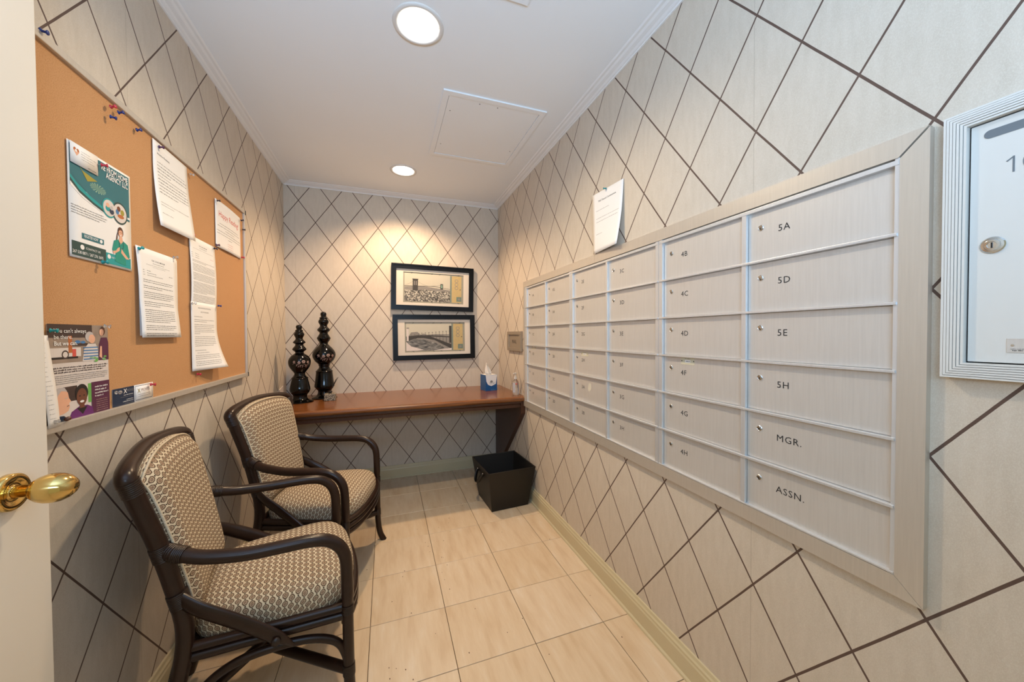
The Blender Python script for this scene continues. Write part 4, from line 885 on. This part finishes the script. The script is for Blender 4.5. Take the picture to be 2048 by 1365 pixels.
# sanitizer bottle
t = empty('sanitizer_bottle', (.938, 2.565, .735), label='clear pump bottle of hand sanitizer at the counter\'s right end', cat='bottle')
k = MB(); k.lathe([(.002, .001), (.022, .001), (.0245, .006), (.0245, .070), (.024, .090), (.020, .105), (.012, .116), (.0105, .124)], (0, 0, 0), 'z', 32); k.build('bottle_body', M_CLEAR, t)
k = MB(); k.lathe([(.0125, .122), (.013, .138), (.008, .141), (.005, .144), (.005, .160), (.009, .161), (.0095, .170), (.004, .172)], (0, 0, 0), 'z', 24); k.tube([(0, 0, .166), (-.018, -.008, .166), (-.026, -.011, .160)], .0042, 10); k.build('pump_head', mat('frosted pump plastic', (226, 220, 212), .4, noise=.02, trans=.3), t)
k = MB()
for i in range(8):
    a0, a1 = -PI*.95+i*.11, -PI*.95+(i+1)*.11; k.add([(.0249*math.cos(q_), .0249*math.sin(q_), z_) for q_, z_ in ((a0, .02), (a1, .02), (a1, .095), (a0, .095))], [(0, 1, 2, 3)], 0 if i % 3 else 1)
k.build('bottle_label', [M_PALE, M_BLUEP], t)
k = MB(); k.box(-.010, .004, -.0252, -.0246, .083, .092); k.build('label_mark', M_RED, t)

# waste bin
t = empty('waste_bin', (.783, 2.4245, 0), .062, label='black leatherette square waste bin with side handles under the counter', cat='waste bin')
def frust(k, b, a, z0, z1, mi=0, inv=False):
    vs = [(-b[0], -b[1], z0), (b[0], -b[1], z0), (b[0], b[1], z0), (-b[0], b[1], z0), (-a[0], -a[1], z1), (a[0], -a[1], z1), (a[0], a[1], z1), (-a[0], a[1], z1)]
    fs = [(0, 1, 5, 4), (1, 2, 6, 5), (2, 3, 7, 6), (3, 0, 4, 7), (0, 3, 2, 1)]; k.add(vs, [f[::-1] for f in fs] if inv else fs, mi)
bt, tp, hb = (.134, .137), (.1715, .185), .281
k = MB(); frust(k, bt, tp, .002, hb); frust(k, (bt[0]-.006, bt[1]-.006), (tp[0]-.006, tp[1]-.006), .012, hb, 1, True)
T, U = tp, (tp[0]-.006, tp[1]-.006); q_ = [(-1, -1), (1, -1), (1, 1), (-1, 1)]
k.add([(a*T[0], b*T[1], hb) for a, b in q_]+[(a*U[0], b*U[1], hb) for a, b in q_], [(0, 1, 5, 4), (1, 2, 6, 5), (2, 3, 7, 6), (3, 0, 4, 7)]); k.build('body', [M_LEATHER, M_LEATHIN], t)
k = MB(); k.tube([(a*T[0], b*T[1], hb) for a, b in q_+[q_[0]]], .0028, 8); k.build('rim_piping', M_STITCH, t)
for a, b in q_:
    k = MB(); k.tube([(a*bt[0], b*bt[1], .003), (a*T[0], b*T[1], hb)], .0022, 8); k.build('corner_piping', M_STITCH, t)
for s in (-1, 1):
    if s > 0: continue
    xx = s*.165; k = MB(); pts = smooth_path([(xx, -.055, .238), (xx+s*.014, -.052, .222), (xx+s*.032, -.03, .180), (xx+s*.036, 0, .168), (xx+s*.032, .03, .180), (xx+s*.014, .052, .222), (xx, .055, .238)], 4); k.tube(pts, .012, 8, flat=(1, .35)); hnd = k.build('handle', M_LEATHER, t)
    for y in (-.055, .055): k = MB(); k.lathe([(.006, -.006), (.005, -.009), (.001, -.010)], (xx, y, .240), 'x', 12); k.build('rivet', M_CHROME, t)

# ------------------------------------------------------------------ rattan armchairs
def chair(loc, rz, label):
    t = empty('rattan_armchair', loc, rz, label=label, cat='armchair', group='rattan armchairs')
    # posts with rear legs
    for s in (-1, 1):
        k = MB(); pts = smooth_path([(-.250, s*.215, 0), (-.215, s*.208, .12), (-.172, s*.198, .30), (-.160, s*.192, .42), (-.182, s*.193, .55), (-.207, s*.203, .67), (-.236, s*.222, .79), (-.248, s*.234, .848)], 5)
        k.tube(pts, [.0185+.0015*min(1, p.z/.4) for p in pts], 14); k.build('rear_leg', M_RATTAN, t)
    k = MB(); pts = smooth_path([(-.248, -.235, .838), (-.254, -.227, .860), (-.266, -.16, .874), (-.278, 0, .885), (-.266, .16, .874), (-.254, .227, .860), (-.248, .235, .838)], 6)
    k.tube(pts, .021, 14, flat=(1, .95)); k.build('top_rail', M_RATTAN, t)
    # arms that turn down into the front legs
    for s in (-1, 1):
        k = MB(); pts = smooth_path([(-.200, s*.196, .646), (-.165, s*.214, .634), (-.11, s*.232, .618), (-.02, s*.248, .606), (.07, s*.254, .603), (.13, s*.255, .600), (.178, s*.255, .588), (.210, s*.254, .560), (.226, s*.252, .520), (.230, s*.250, .46), (.231, s*.249, .36), (.232, s*.248, .22), (.234, s*.248, .12), (.244, s*.250, .045), (.262, s*.254, 0)], 5)
        k.tube(pts, [.0178 if p.z > .4 else .0160 for p in pts], 14); k.build('arm', M_RATTAN, t)
    # seat rails, three rods on each side
    for i, z in enumerate((.362, .336, .311)):
        k = MB(); r = .013
        if i < 2:
            for s in (-1, 1): k.tube([(-.158, s*.190, z), (.228, s*.243, z)], r, 10)
            k.tube([(-.165, -.185, z), (-.165, .185, z)], r, 10)
        pts = smooth_path([(.225, -.240, z), (.258, -.15, z), (.272, 0, z), (.258, .15, z), (.225, .240, z)], 5); k.tube(pts, r, 10)
        k.build('seat_rail', M_RATTAN, t)
    k = MB(); k.box(-.16, .23, -.19, .19, .340, .360); k.build('seat_board', M_WRAP, t)
    # diagonal side straps with wooden button
    for s in (-1, 1):
        k = MB(); pts = smooth_path([(-.172, s*.200, .512), (-.12, s*.222, .474), (-.05, s*.233, .424), (.02, s*.242, .368), (.088, s*.250, .308)], 5)
        n = len(pts); k.tube(pts, [.019+.004*math.sin(PI*i/n) if i < n-3 else .019*(n-1-i)/3+.004 for i in range(n)], 10, flat=(1, .42)); st = k.build('side_strap', M_RATTAN, t)
        k = MB(); k.lathe([(.0115, 0), (.0125, .004), (.0105, .009), (.003, .011)], (0, 0, 0), 'y', 18); b_ = k.build('button', M_WRAP, st, (.046, s*.256, .342)); b_.scale = (1, s, 1)
        k = MB(); pts = smooth_path([(.231, s*.246, .155), (.223, s*.245, .215), (.196, s*.242, .265), (.13, s*.236, .296), (.04, s*.226, .304), (-.05, s*.214, .292), (-.12, s*.206, .252), (-.165, s*.202, .180), (-.19, s*.206, .09)], 5); k.tube(pts, .0115, 12); k.build('side_arch', M_RATTAN, t)
    pts = smooth_path([(.236, -.246, .115), (.245, -.225, .19), (.252, -.16, .25), (.262, 0, .272), (.252, .16, .25), (.245, .225, .19), (.236, .246, .115)], 5)
    # cross stretchers
    for s in (-1, 1):
        k = MB(); k.tube([(.232, s*.247, .165), (-.195, -s*.204, .165+.012*s)], .0155, 12); k.build('stretcher', M_RATTAN, t)
    # bindings
    def wrap(pts, r, nm_='binding'):
        k = MB(); P = [Vector(p) for p in pts]; L = (P[-1]-P[0]).length; n = max(4, int(L/.0045))
        q = []; rr = []
        for i in range(n*4+1):
            f = i/(n*4); j = f*(len(P)-1); a = int(min(j, len(P)-2)); q.append(P[a].lerp(P[a+1], j-a)); rr.append(r+.0006*math.sin(2*PI*i/4))
        k.tube(q, rr, 14); k.build(nm_, M_WRAP, t)
    for s in (-1, 1):
        wrap([(-.240, s*.227, .812), (-.249, s*.235, .850)], .0218); wrap([(-.198, s*.194, .644), (-.172, s*.211, .636), (-.150, s*.219, .630)], .0205)
        wrap([(-.197, s*.199, .622), (-.205, s*.202, .662)], .0213); wrap([(-.166, s*.193, .485), (-.175, s*.194, .525)], .0225); wrap([(.231, s*.249, .345), (.2315, s*.249, .372)], .0178); wrap([(.2325, s*.248, .150), (.2320, s*.248, .185)], .0178)
        wrap([(-.181, s*.199, .262), (-.167, s*.195, .325)], .0205)
        k = MB(); k.lathe([(.0165, 0), (.017, .004), (.014, .0045)], (.262, s*.254, 0), 'z', 14); k.build('foot_cap', M_BLK, t)
    # back cushion: padded panel between the posts
    def bc(u, v, th):
        z = .420+v*.446; wv = .178+.040*(v**1.3); uu = -.160-.090*max(0, (z-.47)/.42)**1.15+.006
        yy = (2*u-1)*wv; arch = 0
        zz = z+.022*(1-(2*u-1)**2)*v**3*1.0-.030*(abs(2*u-1)**5)*v**6
        edge = min(1, 5*u*(1-u)*2)*min(1, 8*v*(1-v)*1.4); bul = .020*edge**.6
        return (uu+.012*(1-(2*u-1)**2)*-1+bul*1.4+th, yy, zz)
    k = MB(); NU, NV = 24, 30
    k.grid(lambda u, v: bc(u, v, .004), NU, NV, uvf=lambda u, v: ((u-.5)*.385, v*.475))
    k.grid(lambda u, v: bc(1-u, v, -.006-.006*min(1, 5*u*(1-u)*2)), NU, NV, uvf=lambda u, v: ((u-.5)*.385, v*.475))
    for e in (0, 1):
        k.grid(lambda u, v, e=e: tuple(Vector(bc(e, v, .004)).lerp(Vector(bc(e, v, -.006)), u if e else 1-u)), 3, NV, uvf=lambda u, v: (u*.04, v*.475))
        k.grid(lambda u, v, e=e: tuple(Vector(bc(u, e, .004)).lerp(Vector(bc(u, e, -.006-.006*min(1, 5*u*(1-u)*2))), v if not e else 1-v)), NU, 3, uvf=lambda u, v: (u*.385, v*.04))
    cush = recalc(k.build('back_cushion', M_FAB, t))
    k = MB(); loop = [bc(.008, v/20, .005) for v in range(0, 20)]+[bc(.008+.984*i/20, .994, .005) for i in range(21)]+[bc(.992, 1-v/20, .005) for v in range(1, 21)]
    k.tube(loop, .0034, 6); k.build('gimp_edging', M_GIMP, cush)
    # seat cushion
    def outline(a):
        c, s2 = math.cos(a), math.sin(a); n = 5.0
        r = (abs(c)**n+abs(s2)**n)**(-1/n); x, y = r*c, r*s2
        X = .035+.200*x*(1 if x > 0 else .98); 
        if x > 0: X += .032*(1-abs(y)**2.2)*max(0, x)**3
        hw = .183+(.240-.183)*min(1, max(0, (X+.16)/.39)); return X, hw*y
    k = MB(); prof = [(.95, .352), (.985, .358), (1.0, .370), (1.005, .387), (1.0, .405), (.975, .423), (.93, .434), (.82, .446), (.65, .454), (.45, .459), (.22, .462), (.02, .463)]
    na = 64; vs = []; uv = []; 
    for j, (f_, z) in enumerate(prof):
        for i in range(na+1):
            x, y = outline(2*PI*i/na); cx = .04; X, Y = cx+(x-cx)*f_, y*f_; vs.append((X, Y, z))
            if f_ < .93 or j > 6: uv.append((Y, X))
            else:
                dd = (.434-z)*1.15+ .01; L = math.hypot(x-cx, y) or 1; uv.append((Y*.93/f_+dd*y/L*1.0, cx+(x-cx)*.93+dd*(x-cx)/L))
    k.add(vs, [(j*(na+1)+i, j*(na+1)+i+1, (j+1)*(na+1)+i+1, (j+1)*(na+1)+i) for j in range(len(prof)-1) for i in range(na)], 0, True, uv)
    bmp = [(.04, 0, .338)]; 
    recalc(k.build('seat_cushion', M_FAB, t))
    return t
chair((-.394, 1.391, 0), .181, 'dark rattan armchair with patterned cushions, the one nearer the camera')
chair((-.345, 2.018, 0), -.242, 'dark rattan armchair with patterned cushions, the farther one touching the desk end')
